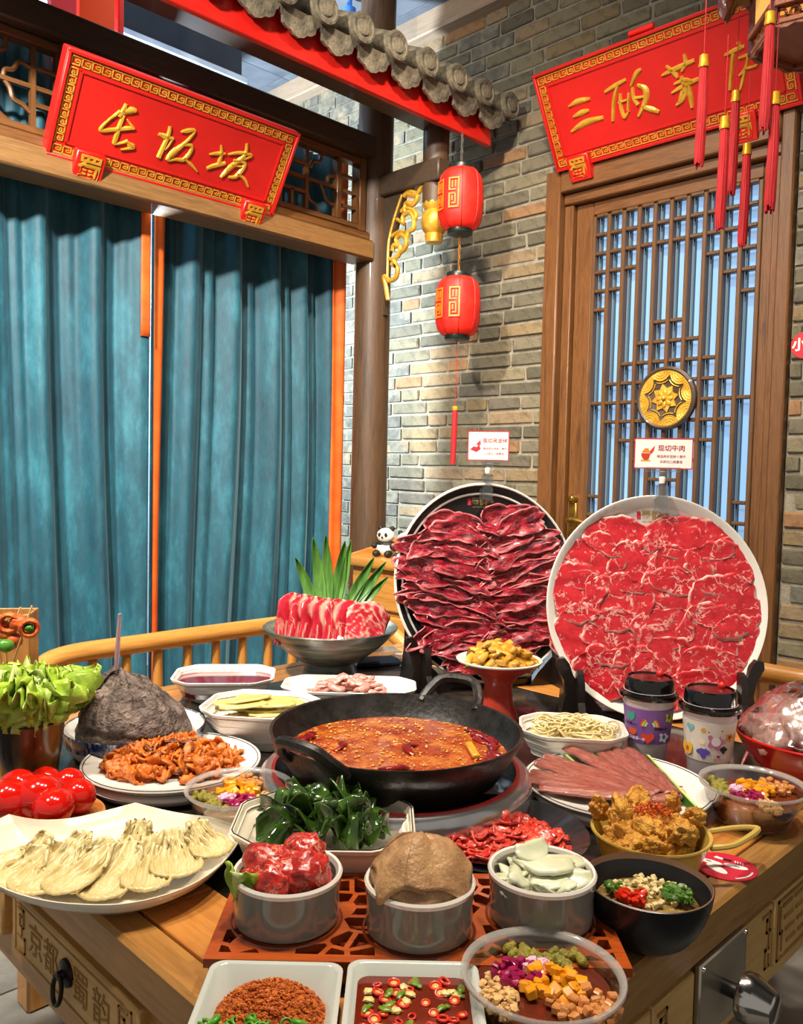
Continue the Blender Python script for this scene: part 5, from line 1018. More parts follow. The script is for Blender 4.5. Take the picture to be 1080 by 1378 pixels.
for (x, y, w_, h_) in BS:
    k = .000438; me = slice_mesh(w_*k*1.12, h_*k*1.14, int(x+y), m_beef, .0022, .0022, 22, 18, 0, .22, 0, True, .055, 40)
    o = link('beef_slice', me, mw=MPR @ TR(((x-530)*k*.975, (543-y)*k*.975, .003+.0000045*y+q.uniform(0, .0015)), rz=q.uniform(-.25, .25))); tag(o, 'marbled red beef slice in the %s row of the white plate, %s from its left' % (ORD[min(5, int((y-150)//150))], ORD[sum(1 for b in BS if int((b[1]-150)//150) == int((y-150)//150) and b[0] < x)]), 'meat slice', 'marbled beef slices on the white plate')
# ------------------------------------------------------------------ lamb rolls, ice, leaves
m_lamb = marble('lamb_slice', '#a81226', '#cc2a3c', '#ecc0a8', 22, .03, .3, .6, .2, (1, 1, .5))
ri = random.Random(4); fx = lambda a, b, z: pLam+r0*a+f0*b+UZ*z
icem = [G().blob(.016, .3, 1.5, 1, i).mesh('ice', mat('crushed_ice', '#b9c4bf', '#d4dcd6', 30, .2, trans=.3), 0) for i in range(3)]
for k in range(38):
    a = ri.uniform(0, 2*pi); r = .11*sqrt(ri.random()); o = link('ice_lump', ri.choice(icem), None, fx(r*cos(a), r*sin(a), .098+ri.uniform(0, .012)), (ri.random()*3, ri.random()*3, 0), scale=ri.uniform(.7, 1.2)); tag(o, 'clear crushed ice lump in the footed stoneware bowl', 'ice', 'crushed ice in the footed bowl')
LO = ('leftmost', 'second', 'third', 'fourth', 'fifth', 'sixth', 'rightmost')
for k in range(7):
    last = k == 6; W_ = .050 if not last else .085; sx = -.088+.0275*k+(.014 if last else 0); hh = .112-.003*k
    def fn(u, v, k=k, W_=W_, last=last, sx=sx, hh=hh):
        a = (u-.5)*2; n_ = noise.noise(Vector((a*1.2, v*2.5, k*4.2)))
        top = 1-.16*abs(a)**3-(.10*max(0, a) if not last else .28*max(0, a)**2)
        return (sx+a*W_/2*(1.0+.12*v)+.010*(1-v)*-1+.004*n_, -.045-.030*(1-v)**1.2+.022*a+.006*n_+.012*max(0, v-.85)*6*.4, .094+hh*v*top+.004*n_)
    def fat(u, v, k=k, last=last):
        n_ = noise.noise(Vector((u*2.2, v*3.2, k*3.3)))
        if last: return max(0, min(1, (.12-abs(noise.noise(Vector((u*5, v*5, 3)))))*9))
        c_ = .55+.10*sin(v*3+k)+.10*n_; wd = .03+.26*max(0, min(1, (v-.38)/.3))*(1 if v < .84 else max(.1, 1-(v-.84)*8))
        st = max(0, 1-abs(((u*3.2+.25*sin(v*4+k)) % 1)-.5)/.13) if v < .45 else 0
        return max(0, min(1, max((1-abs(u-c_)/wd)*2.5, st)))
    g = G().sheet(fn, 22, 26, -.0055, fat=fat); o = part('lamb_slice', g, m_lamb, loc=pLam, rot=(0, 0, CZ), smooth=180); tag(o, LO[k]+' red and white lamb slice propped on ice in the footed bowl', 'meat slice', 'lamb slices in the footed bowl')
m_leaf = mat('palm_leaf', '#2f5a1c', '#5f8f3a', 8, .4, stretch=(6, 6, .4))
for k, (x, y, w_) in enumerate(((397, 750, .017), (421, 723, .018), (438, 720, .018), (464, 728, .02), (472, 727, .014), (503, 750, .017), (519, 756, .016), (522, 776, .013))):
    base = fx(-.03+.010*k, .02, .13); tip = EYE+ray(x, y)*(2.06); d = tip-base
    side = d.cross(-f0).normalized()
    def fn(u, v): 
        wv = w_*1.55*(sin(pi*min(1, .12+.88*v))**.8)*(1 if v < .98 else .2); p_ = base+d*v+f0*(.02*sin(pi*v))+side*((u-.5)*wv)-f0*(.006*(1-abs(u-.5)*2)*-1); return p_-pLam
    o = part('palm_leaf', G().sheet(fn, 6, 14, .0012), m_leaf, loc=pLam, smooth=60); tag(o, 'pointed green leaf behind the lamb slices, %s from the left' % ORD[k], 'leaf', 'fanned leaves in the footed bowl')
# ================================================================== foods
def rand_in(r, q, sy=1):
    a = q.uniform(0, 2*pi); k = r*sqrt(q.random()); return k*cos(a), k*sin(a)*sy
def heap(name, label, cat, group, meshes, n, c, r, z0, hgt, seed, sc=(.8, 1.2), flat=.5, sy=1, turn=CZ, power=1.0):
    q = random.Random(seed)
    for k in range(n):
        x, y = rand_in(r, q, sy); rho = hypot(x/r, y/(r*sy)); z = z0+hgt*max(0, 1-rho**2)*power*(.55+.45*q.random())
        p = Vector((x, y, 0)); p.rotate(Euler((0, 0, turn)))
        o = link(name, q.choice(meshes), None, Vector((c[0], c[1], 0))+p+UZ*z, (q.uniform(-flat, flat), q.uniform(-flat, flat), q.uniform(0, 2*pi)), scale=q.uniform(*sc)); tag(o, label, cat, group)
def strip_mesh(L, r, seed, m, flat=.55, bendk=.3, name='strip', sub=8):
    q = random.Random(seed); P = bez([(-L/2, 0, 0), (-L/6, q.uniform(-bendk, bendk)*L, q.uniform(0, .25)*L*.4), (L/6, q.uniform(-bendk, bendk)*L, q.uniform(0, .25)*L*.4), (L/2, q.uniform(-bendk, bendk)*L, 0)], 4); n = len(P)
    g = G().tube(P, [r*(.5+.6*sin(pi*(i+.6)/(n+.2)))*(1+.3*q.uniform(-1, 1)) for i in range(n)], sub, flat=flat); g.v = [tuple(Vector(v)+Vector((noise.noise(Vector(v)*120+Vector((seed, 0, 0))), noise.noise(Vector(v)*120+Vector((0, seed, 0))), noise.noise(Vector(v)*120+Vector((0, 0, seed)))))*r*.35) for v in g.v]
    return g.mesh(name, m, 180)
def mound(a, b, h, seed, n=44, ch=0, pw=2.2):
    def fn(u, v):
        x, y = (u-.5)*2, (v-.5)*2; k = sqrt(max(0, 1-.5*y*y)); l = sqrt(max(0, 1-.5*x*x)); X_, Y_ = x*k, y*l; r_ = hypot(X_, Y_)
        z = h*max(0, 1-r_**pw)*(1+.25*noise.noise(Vector((X_*3, Y_*3, seed))))+.0022*noise.noise(Vector((X_*22, Y_*22, seed)))*(r_ < .97)
        return (X_*a, Y_*b, z)
    return G().sheet(fn, n, n, .001)
# orange fried meat
m_orm = mat('spiced_meat', '#a8480f', '#d97a1e', 60, .4, bump=.6, bscale=160, bdist=.003, rnd=.22, lo=.3, hi=.7)
SM = [strip_mesh(.034, .0085, i, m_orm, .45, .5) for i in range(4)]+[slice_mesh(.034, .024, 600+i, m_orm, .016, .0035, 9, 8, 0, .35, 0, crease=90) for i in range(5)]
heap('spiced_meat_strip', 'orange spiced meat strip piled on the white plate at left', 'meat strip', 'spiced meat strips on the white plate', SM, 190, (pOra.x, pOra.y), .104, T+.025, .024, 3, (.65, 1.1), .6, .80)
m_mush = mat('dark_mushroom', '#4a2410', '#7a4218', 40, .4, bump=.4)
heap('mushroom_strip', 'dark brown mushroom strip among the orange meat', 'mushroom', 'mushroom strips among the spiced meat', [strip_mesh(.035, .005, 50+i, m_mush, .5) for i in range(3)], 18, (pOra.x, pOra.y), .085, T+.034, .026, 8, (.7, 1.1), .4, .8)
# tripe cone on the blue plate
m_tripe = mat('grey_tripe', '#453832', '#8b7a6e', 34, .55, bump=1.0, bscale=90, bdist=.02, detail=9)
KN = [(-.2, .99), (.5, .93), (1.15, 1.02), (1.9, .95), (2.6, 1.04), (3.3, .95), (3.9, 1.02), (4.5, .98), (5.2, 1.05)]
def star_r(a):
    a = (a+.2) % (2*pi)-.2; P = KN+[(KN[0][0]+2*pi, KN[0][1])]
    for (a0, r_0), (a1, r_1) in zip(P[:-1], P[1:]):
        if a0 <= a <= a1: t_ = (a-a0)/(a1-a0); return r_0+(r_1-r_0)*t_-.05*sin(pi*t_)
    return 1
def cone(u, v, off=0, ex=1.0):
    a = 2*pi*u; kr = star_r(a); rad = .104*v*(1+(kr-1)*min(1, v*1.6))*ex
    cr = noise.noise(Vector((cos(a)*2.2, sin(a)*2.2, 1.5+off))); fine = noise.noise(Vector((cos(a)*rad*75, sin(a)*rad*75, 3+off)))
    z = .052+.080*(1-v**1.75)*(1+.16*cr)+.006*fine*(v > .02)+.010*max(0, cr)*sin(pi*v)-.006*(1-abs(noise.noise(Vector((cos(a)*3.4, sin(a)*3.4, 8+off)))*2))*sin(pi*v)-.016*max(0, v-.85)/.15
    cx, cy = -.028*(1-v)**1.4, .005*(1-v); return (cx+rad*cos(a), cy+rad*sin(a)*.88, z+off)
o = part('tripe_mound', G().sheet(lambda u, v: cone(u, .015+.985*v), 108, 26, .003), m_tripe, loc=pTri, rot=(0, 0, CZ), smooth=180); tag(o, 'grey brown tripe draped in a cone over the blue rimmed plate', 'tripe')
o = part('tripe_sheet', G().sheet(lambda u, v: cone(.60+.30*u+.05*(1-v), .03+.90*v+.05*u, .005, 1.02), 34, 24, .003), m_tripe, loc=pTri, rot=(0, 0, CZ), smooth=180); tag(o, 'folded grey tripe sheet lapped over the front of the tripe cone', 'tripe')
o = part('tripe_sheet', G().sheet(lambda u, v: cone(.42+.20*u, .05+.86*v, .008, 1.03), 24, 24, .003), m_tripe, loc=pTri, rot=(0, 0, CZ), smooth=180); tag(o, 'grey tripe flap hanging down the left side of the cone', 'tripe')
m_pinkh = mat('pink_handle', '#b48ea0', '#d0b0bc', 10, .25, coat=.3)
b_ = on(148, 893, T+.125); 
base = pTri+r0*-.035+UZ*.12; tip = EYE+ray(161, 826)*((base-EYE).dot(FW)-.02)
o = part('tongs', G().tube([base, base.lerp(tip, .5), tip], [.0035, .0045, .0028], 10, flat=.5), m_pinkh); tag(o, 'thin pink tong handle sticking up from the tripe cone', 'tongs')
# lettuce
s = NT('lettuce'); s.set(.35, sss=.0, coat=.2); at_ = s.n.new('ShaderNodeAttribute'); at_.attribute_name = 'fat'; co = s.coord()
cl = s.ramp(s.noise(co, 30, 4), [(.3, '#6a8c16'), (.55, '#9ab730'), (.75, '#bccd58')]); s.base(s.mix(at_.outputs['Fac'], cl, '#d9dca4')); s.bump(s.noise(co, 70, 4), .5, .005); s.b.inputs['Transmission Weight'].default_value = .0; m_let = s.m
def lettuce(L, W_, seed, curl):
    def fn(u, v):
        a = (u-.5)*2; wv = W_*(.16+.84*min(1, v*1.5)**.8)*(1-.35*max(0, v-.7)/.3*abs(a))
        e_ = max(abs(a)**2.0, max(0, (v-.55)/.45)**1.5); n1 = noise.noise(Vector((a*4.5, v*6, seed))); n2 = noise.noise(Vector((a*11, v*13, seed+4)))
        ruf = e_*(.020*sin(v*26+a*5+seed)+.020*sin(a*15+seed*1.7)*max(0, v-.3))+.018*n1*v+.008*n2
        return (a*wv/2*(1-.25*v*curl)+.010*e_*n1, -curl*v*v*L*.75+ruf+.030*a*a*(.3-v*.3), L*(v-.30*curl*v*v)*(1-.10*abs(a)**2)+.014*e_*sin(a*21+seed)+.010*n2*v)
    return G().sheet(fn, 40, 30, .0011, fat=lambda u, v: max(0, min(1, max(0, 1-abs(u-.5)*9-v*.6)+.8*max(0, .5-v)+.25*max(0, noise.noise(Vector((u*9, v*9, seed))))))).mesh('lettuce_leaf', m_let, 180)
q = random.Random(2)
LT = [lettuce(.105, .105, i*2.3, c_) for i, c_ in enumerate((.1, .25, .4, .55, .35, .6))]
for k in range(17):
    a = 2*pi*k/17*2.0+q.uniform(-.2, .2); inner = k % 3 == 0; i_ = q.choice((0, 1)) if inner else q.choice((1, 2, 3, 4, 5)); rad = .010 if inner else .028
    o = link('lettuce_leaf', LT[i_], None, pBuc+Vector((rad*cos(a), rad*sin(a), .082)), (0, 0, a+pi/2), scale=(q.uniform(.9, 1.1), 1, q.uniform(.85, 1.05))); tag(o, 'ruffled light green lettuce leaf in the black tumbler', 'lettuce', 'lettuce leaves in the black tumbler')
for x, y, d in ((108, 915, 1.40), (92, 935, 1.36), (118, 930, 1.42)):
    pp = EYE+ray(x, y)*d; o = link('lettuce_leaf', lettuce(.07, .06, x*.7, .6), None, pp-UZ*.035-r0*.03, (0, .5, CZ-pi*.0)); tag(o, 'outer lettuce leaf leaning toward the grey tripe cone', 'lettuce', 'lettuce leaves beside the tripe')
# tomatoes
m_tom = mat('tomato_skin', '#b80e06', '#cf1a0c', 3, .12, coat=.6); m_sepal = mat('tomato_scar', '#8a6a3a', None, rough=.6)
for k, (x, y, w_, lab) in enumerate(((12, 1078, 62, 'red cherry tomato cut by the left edge of the picture'), (25, 1062, 56, 'red cherry tomato at the back left with its stem scar showing'), (52, 1072, 64, 'red cherry tomato in the middle of the pile'), (72, 1085, 56, 'front red cherry tomato lying on its side'), (60, 1052, 44, 'small red cherry tomato at the back of the pile'), (92, 1054, 44, 'red cherry tomato at the back right of the pile'), (105, 1070, 48, 'rightmost red cherry tomato on the tan plate'))):
    c_ = on(x, y, T+.03); r_ = w_*.5*(c_-EYE).dot(FW)/FPX*.96; c_ = on(x, y, T+.009+r_)
    t = thing('cherry_tomato', lab, 'tomato', (c_.x, c_.y, T+.008), k*1.3, 'cherry tomatoes on the tan plate'); part('flesh', G().blob(r_, .04, 1, 3, k, (1.06 if k != 3 else 1.15, 1, 1.0 if k != 3 else .93), TR((0, 0, r_))), m_tom, t, 180)
    if k in (1,): part('stem_scar', G().lathe([(.006, 0), (.004, .0015), (0, .002)], 10, TR((0, 0, 0)) @ frame((-r_*.62, -r_*.0, r_*1.45), (0, 1, 0), (.6, 0, .8))), m_sepal, t)
# bamboo fungus slices on the leaf plate
s = NT('bamboo_fungus'); s.set(.25, coat=.3); co = s.coord(); at_ = s.n.new('ShaderNodeAttribute'); at_.attribute_name = 'fat'; s.base(s.mix(at_.outputs['Fac'], s.ramp(s.noise(co, 28, 4), [(.35, '#c8b478'), (.65, '#dccd98')]), '#cdb77a')); s.bump(s.noise(s.coord((1, 4, 1)), 40, 4), .5, .006); m_fun = s.m
def fungus(L, W_, seed):
    def fn(u, v):
        a = (u-.5)*2; b = (v-.5)*2; k = sqrt(max(0, 1-.5*b*b)); l = sqrt(max(0, 1-.5*a*a)); e_ = max(abs(a), abs(b))
        X_, Y_ = a*k*W_/2*(1-.34*b), b*l*L/2; rim = .0035*max(0, 1-abs(e_-.90)/.11)*(1 if b < .3 else .3)
        fr = (.5+.5*b); rf = (1-e_**6)*(.0022*sin(a*(22-6*b)+3*noise.noise(Vector((a*2, b*2, seed)))+seed)*(.4+fr)+.005*noise.noise(Vector((a*5, b*2.2, seed)))*(.3+fr))
        return (X_+.004*fr*noise.noise(Vector((a*3, b*4, seed+7))), Y_, .005+rim+rf+.016*max(0, b)**2)
    return G().sheet(fn, 44, 28, .004, fat=lambda u, v: max(0, 1-abs(max(abs(u-.5), abs(v-.5))*2-.9)/.1)*.8).mesh('bamboo_fungus_slice', m_fun, 180)
FU = [(34, 1150, .07, .058, -.9), (28, 1172, .07, .058, -.7), (66, 1176, .095, .066, -.35), (110, 1178, .10, .055, -.5), (152, 1178, .10, .062, -.25), (202, 1172, .095, .056, .15), (236, 1162, .085, .058, .45), (278, 1146, .07, .052, 1.0), (90, 1158, .07, .05, -.6), (180, 1146, .07, .05, .1)]
for k, (x, y, L, W_, a) in enumerate(FU):
    p_ = on(x, y, T+.018); o = link('bamboo_fungus_slice', fungus(L, W_, k*1.9), None, (p_.x, p_.y, T+.010+.0022*(k % 4)+.001*k), (.10, 0, CZ+a*.8)); tag(o, ('pale bamboo fungus slice on the leaf plate, %s counting from its left end' % ORD[sorted(FU).index(FU[k])]), 'fungus slice', 'bamboo fungus slices on the leaf plate')
# seaweed
m_sea = mat('seaweed', '#142b0a', '#43661a', 16, .14, coat=.7, rnd=.35)
def weed(L, W_, seed, cup):
    q = random.Random(seed); f1, f2 = q.uniform(4, 8), q.uniform(0, 6)
    def fn(u, v):
        a = (u-.5)*2; wv = W_*(.45+.55*sin(pi*(.1+.8*v)))
        return ((v-.5)*L*.8, a*wv/2*(.75+.25*cos(v*f1+seed)), .016*sin(v*f1+f2)+.012*a*sin(v*f1*1.3+seed)+cup*a*a*.012+.006*noise.noise(Vector((a*2, v*4, seed))))
    return G().sheet(fn, 10, 22, .0014).mesh('seaweed_strip', m_sea, 180)
WD = [weed(.085, .034, i, 1 if i % 2 else -1) for i in range(7)]
heap('seaweed_strip', 'glossy dark green seaweed strip in the octagonal bowl', 'seaweed', 'seaweed strips in the octagonal bowl', WD, 34, (pSea.x, pSea.y), .068, T+.050, .03, 5, (.7, 1.1), .55, .8)
for x, y, a, rx in ((413, 1073, .3, 1.0), (482, 1079, 1.2, 1.1), (372, 1090, -.4, .8), (450, 1082, .8, .9)):
    p_ = on(x, y, T+.088); o = link('seaweed_strip', WD[int(x) % 7], None, p_, (rx, .2, CZ+a), scale=.8); tag(o, 'bright green seaweed tip standing up from the octagonal bowl', 'seaweed', 'upright seaweed tips')
# red beef on the black plate
m_rb = marble('marinated_beef', '#b01c16', '#dc4a34', '#ea9480', 46, .05, .15, .6, .6, edge=False)
RBm = [slice_mesh(.048, .036, i+200, m_rb, .008, .003, 12, 10, 0, .25, 0, crease=70) for i in range(6)]
o = part('beef_bed', mound(.096, .066, .018, 14, 40), m_rb, loc=pBlk+UZ*.008, rot=(0, 0, CZ), smooth=180); tag(o, 'wet bed of minced red beef on the black plate', 'meat')
heap('marinated_beef_piece', 'wet red marinated beef piece spread on the black plate', 'meat', 'marinated beef pieces on the black plate', RBm, 90, (pBlk.x, pBlk.y), .093, T+.011, .018, 6, (.6, 1.0), .25, .74)
for x, y in ((655, 1092), (676, 1098), (660, 1100)):
    p_ = on(x, y, T+.034); o = link('beef_lump', G().blob(.0105, .15, 1.5, 2, x).mesh('beef_lump', m_rb, 180), None, p_); tag(o, 'small rounded red lump on top of the marinated beef', 'meat', 'rounded lumps on the marinated beef')
# grey bowl A : red beef slices with a lettuce leaf
bA, bB, bC = [t.location.copy() for t in GB]
m_rw = marble('wet_red_beef', '#8e0a0c', '#cc3022', '#e89a80', 46, .03, .2, .8, .4, (1, 1, 1), fleck=160)
def fold_beef(seed, R, sc_):
    g = G(); bm = bmesh.new(); bmesh.ops.create_icosphere(bm, subdivisions=4, radius=1); o_ = Vector((seed*2.7, seed, -seed*1.9)); vs = []
    for v in bm.verts:
        n_ = noise.noise(v.co*1.3+o_); rid = 1-abs(noise.noise(v.co*1.7+o_*1.3))*2; k = 1+.22*n_+.20*rid+.05*noise.noise(v.co*5+o_); vs.append((v.co.x*k*R*sc_[0], v.co.y*k*R*sc_[1], v.co.z*k*R*sc_[2]))
    bm.verts.index_update(); g.add(vs, [[v.index for v in f.verts] for f in bm.faces]); bm.free(); return g
for k, (dx, dy, z, R, sc_, lab) in enumerate(((-.022, .008, .062, .021, (1.15, .9, .8), 'back left'), (.014, .016, .066, .022, (1.0, .9, .95), 'tall back right'), (-.012, -.018, .058, .022, (1.1, .85, .85), 'front left'), (.022, -.010, .060, .023, (.95, .9, 1.0), 'front right'), (-.030, -.004, .052, .016, (1, 1.1, .8), 'far left'), (.004, -.004, .058, .024, (1.1, 1.1, .8), 'middle'))):
    o = part('beef_slice', fold_beef(k+1, R, sc_), m_rw, loc=bA+r0*dx+f0*dy+UZ*(z-.008), rot=(.2*sin(k*2), .3*cos(k), CZ+k), smooth=180); tag(o, 'glossy red beef fold at the '+lab+' of the heap in the grey bowl', 'meat slice', 'red beef folds in the grey bowl')
o = part('lettuce_leaf', G().sheet(lambda u, v: (.040*(u-.5)+.003*sin(v*9), -.012*cos((u-.5)*3)+.004*sin(u*14+v*5), .034*v-.006+.003*sin(u*17)), 16, 12, .0012, fat=lambda u, v: max(0, 1-abs(u-.5)*6)*.7), m_let, loc=bA-r0*.040-f0*.018+UZ*.040, rot=(.25, 0, CZ-.55), smooth=180); tag(o, 'small lettuce leaf tucked beside the red beef in the grey bowl', 'lettuce')
# grey bowl B : brown tripe sheets
m_bt = mat('brown_tripe', '#966e48', '#c49a68', 40, .38, bump=.6, bscale=220, bdist=.003, coat=.2)
def dome(a, v, off=0, ex=1.0):
    n_ = noise.noise(Vector((cos(a)*1.6*v, sin(a)*1.6*v, 6))); r_ = .0505*v*ex*(1+.05*sin(a*3+1)+.03*sin(a*7))
    return (r_*cos(a), r_*sin(a), .047+.038*(1-v**2.1)+.008*n_+off+.0012*noise.noise(Vector((r_*cos(a)*160, r_*sin(a)*160, 2)))-.006*max(0, v*ex-.98)/.1)
o = part('tripe_mound', G().sheet(lambda u, v: dome(2*pi*u, .02+.98*v), 60, 16, .003), m_bt, loc=bB, rot=(0, 0, CZ), smooth=180); tag(o, 'brown tripe mound under the sheets in the middle grey bowl', 'tripe')
for k, (a0, a1, off, sk, lab) in enumerate(((2.3, 4.55, .003, .25, 'hanging over the left of'), (-2.15, .95, .006, .25, 'folded over the right of'), (.8, 2.6, .005, .2, 'lying across the back of'))):
    o = part('tripe_sheet', G().sheet(lambda u, v: dome(a0+(a1-a0)*u+sk*v, .03+(1.03-.16*abs(sin(u*5+k)))*v, off+.004+.003*sin(u*7+v*4), 1.05), 34, 20, .0026), m_bt, loc=bB, rot=(0, 0, CZ), smooth=180); tag(o, 'soft brown tripe sheet '+lab+' the middle grey bowl', 'tripe', 'brown tripe sheets in the grey bowl')
# grey bowl C : white slices
m_ws = mat('white_bamboo', '#c9cfa8', '#e6e8cf', 22, .22, coat=.4)
WS = [slice_mesh(.046, .026, 400+i, m_ws, .010, .0022, 18, 10, .25, .15, 0, crease=26, lift=-.4) for i in range(6)]
heap('bamboo_slice', 'thin white bamboo slice in the right grey bowl', 'bamboo slice', 'white bamboo slices in the grey bowl', WS, 40, (bC.x, bC.y), .036, TZ+.036, .016, 12, (.8, 1.15), .6)
for dx, dy, z, rx, a, s_ in ((-.006, .012, .084, 1.1, .5, 1.0), (.0, -.002, .08, .15, -.35, 1.5), (.028, .01, .076, .2, .3, 1.1), (-.022, -.012, .07, .8, 1.3, 1.1), (.024, -.016, .07, .9, -.5, 1.1), (.008, -.024, .068, 1.0, .2, 1.0)):
    o = link('bamboo_slice', WS[int(abs(dx)*1000) % 6], None, bC+r0*dx+f0*dy+UZ*(z-.020), (rx*.75, 0, CZ+a), scale=s_); tag(o, 'curled white bamboo slice on top of the right grey bowl', 'bamboo slice', 'white bamboo curls on top')
# chili powder dish
m_pow = mat('chili_powder', '#8e3206', '#cf6a18', 140, .8, bump=1.0, bscale=420, bdist=.004, detail=6)
o = part('chili_powder', mound(wA-.009, .049, .020, 4, pw=4.0), m_pow, loc=DA+UZ*.011+f0*.006, rot=(0, 0, CZ), smooth=180); tag(o, 'mound of coarse orange chili powder in the front left dish', 'chili powder'); o['kind'] = 'stuff'
g = G(); q = random.Random(6)
fl = G().blob(.0016, .3, 2, 1, 0, (1.5, 1, .6))
for k in range(1100):
    x, y = rand_in(1, q); r_ = hypot(x, y); g.add(fl.v, fl.f, TR((x*(wA-.011), y*.045, max(0, .020*(1-r_**4))*(1.08)+.003), q.random()*3, q.random()*3, 0, q.uniform(.6, 1.3)))
o = part('chili_flakes', g, mat('chili_flake', '#a84410', '#d47a24', 200, .7), loc=DA+UZ*.009+f0*.006, rot=(0, 0, CZ), smooth=0); tag(o, 'coarse chili flakes over the powder in the front left dish', 'chili flakes'); o['kind'] = 'stuff'
m_scal = mat('scallion', '#2f7a12', '#6fae30', 12, .35, rnd=.25)
SC = [G().tube([(.0055*cos(2*pi*j/12), .0055*sin(2*pi*j/12), 0) for j in range(12)], .0014, 5, True, flat=1.8).mesh('scallion_ring', m_scal, 180)]
q = random.Random(13)
for k in range(60):
    x = q.uniform(-.055, .05); y = q.uniform(-.048, -.020); p_ = DA+r0*x+f0*y+UZ*(.024+q.uniform(0, .008)); o = link('scallion_ring', SC[0], None, p_, (q.uniform(-.7, .7), q.uniform(-.7, .7), q.uniform(0, 6)), scale=q.uniform(.7, 1.1)); tag(o, 'chopped green scallion ring in front of the chili powder', 'scallion', 'chopped scallion rings in the front dish')
# soy sauce with chili rings
o = part('soy_sauce', G().rings([rrect(wA-.016, .0405, .01, .008), rrect(wA-.0095, .0475, .011, .025)]), mat('soy_sauce', '#5e1a0a', '#842c12', 5, .08, coat=.6), loc=DB, rot=(0, 0, CZ), smooth=30); tag(o, 'brown soy sauce filling the front right dish', 'sauce')
m_cr = mat('chili_ring_red', '#c01a08', '#de3414', 30, .2, coat=.5); m_seed = mat('chili_seed', '#e8a848', '#f0c070', 30, .4)
crm = G().tube([(.0052*cos(2*pi*j/14), .0052*sin(2*pi*j/14), 0) for j in range(14)], .0018, 6, True).mesh('chili_ring', m_cr, 180); csm = G().blob(.0038, .2, 3, 2, 1, (1, 1, .35)).mesh('chili_seeds', m_seed, 180)
q = random.Random(31); used = []
for k in range(30):
    for tr_ in range(20):
        x, y = q.uniform(-wA+.018, wA-.018), q.uniform(-.036, .041)
        if all(hypot(x-a, y-b) > .0085 for a, b in used): break
    used.append((x, y)); t = link('chili_ring', crm, None, DB+r0*x+f0*y+UZ*.0262, (q.uniform(-.3, .3), q.uniform(-.3, .3), 0), scale=q.uniform(.62, 1.0)); tag(t, 'sliced red chili ring floating in the soy sauce', 'chili', 'chili rings in the soy sauce')
    if k % 3: link('seeds', csm, t, (0, 0, -.0005))
m_gc = mat('green_chili', '#4a6a14', '#8aa030', 30, .3)
gcm = strip_mesh(.014, .003, 3, m_gc, .5, .2); glm = G().blob(.0045, .4, 2.5, 1, 2, (1.3, 1, .6)).mesh('garlic_bit', mat('garlic', '#d8c070', '#ead890', 30, .4), 0)
for k in range(12):
    x, y = q.uniform(-wA+.018, wA-.018), q.uniform(-.036, .041); o = link('green_chili_bit', gcm, None, DB+r0*x+f0*y+UZ*.0265, (0, 0, q.uniform(0, 6))); tag(o, 'green chili sliver floating in the soy sauce', 'chili', 'green chili slivers in the soy sauce')
for k in range(10):
    x, y = q.uniform(-wA+.018, wA-.018), q.uniform(-.036, .041); o = link('garlic_bit', glm, None, DB+r0*x+f0*y+UZ*.0268, (0, 0, q.uniform(0, 6))); tag(o, 'chopped garlic bit floating in the soy sauce', 'garlic', 'garlic bits in the soy sauce')
# dessert toppings
def cubes(name, label, cat, group, m, n, c, off, spread, z, size, seed, jag=.15):
    q = random.Random(seed); ms = []
    for i in range(3):
        g = G().box(-size/2, size/2, -size/2, size/2, -size/2, size/2, size*.14); qq = random.Random(i); g.v = [(x*(1+qq.uniform(-jag, jag)), y*(1+qq.uniform(-jag, jag)), zz*(1+qq.uniform(-jag, jag))) for x, y, zz in g.v]; ms.append(g.mesh(name, m, 30))
    for k in range(n):
        x, y = rand_in(1, q); p_ = Vector((c.x, c.y, 0))+r0*(off[0]+x*spread[0])+f0*(off[1]+y*spread[1])+UZ*(z+q.uniform(0, size*.8)); o = link(name, q.choice(ms), None, p_, (q.uniform(-.4, .4), q.uniform(-.4, .4), q.uniform(0, 3)), scale=q.uniform(.75, 1.15)); tag(o, label, cat, group)
m_mango = mat('mango', '#dd8a06', '#f0ae1c', 40, .25, rnd=.12, coat=.3); m_drag = mat('dragonfruit', '#7c0838', '#b0145a', 40, .2, coat=.4, rnd=.2); m_nut = mat('peanut', '#c69858', '#e4c288', 60, .6, rnd=.15); m_rai = mat('raisin', '#7a7420', '#a89a3a', 50, .35, bump=.6, bscale=120, rnd=.2); m_dice = mat('jelly_dice', '#c07a3a', '#d99a5e', 40, .2, coat=.4, rnd=.12); m_taro = mat('pink_flake', '#d890b8', '#f0d8e4', 60, .6)
raim = [G().blob(.0062, .35, 2.2, 2, i, (1.35, .9, .85)).mesh('raisin', m_rai, 180) for i in range(3)]
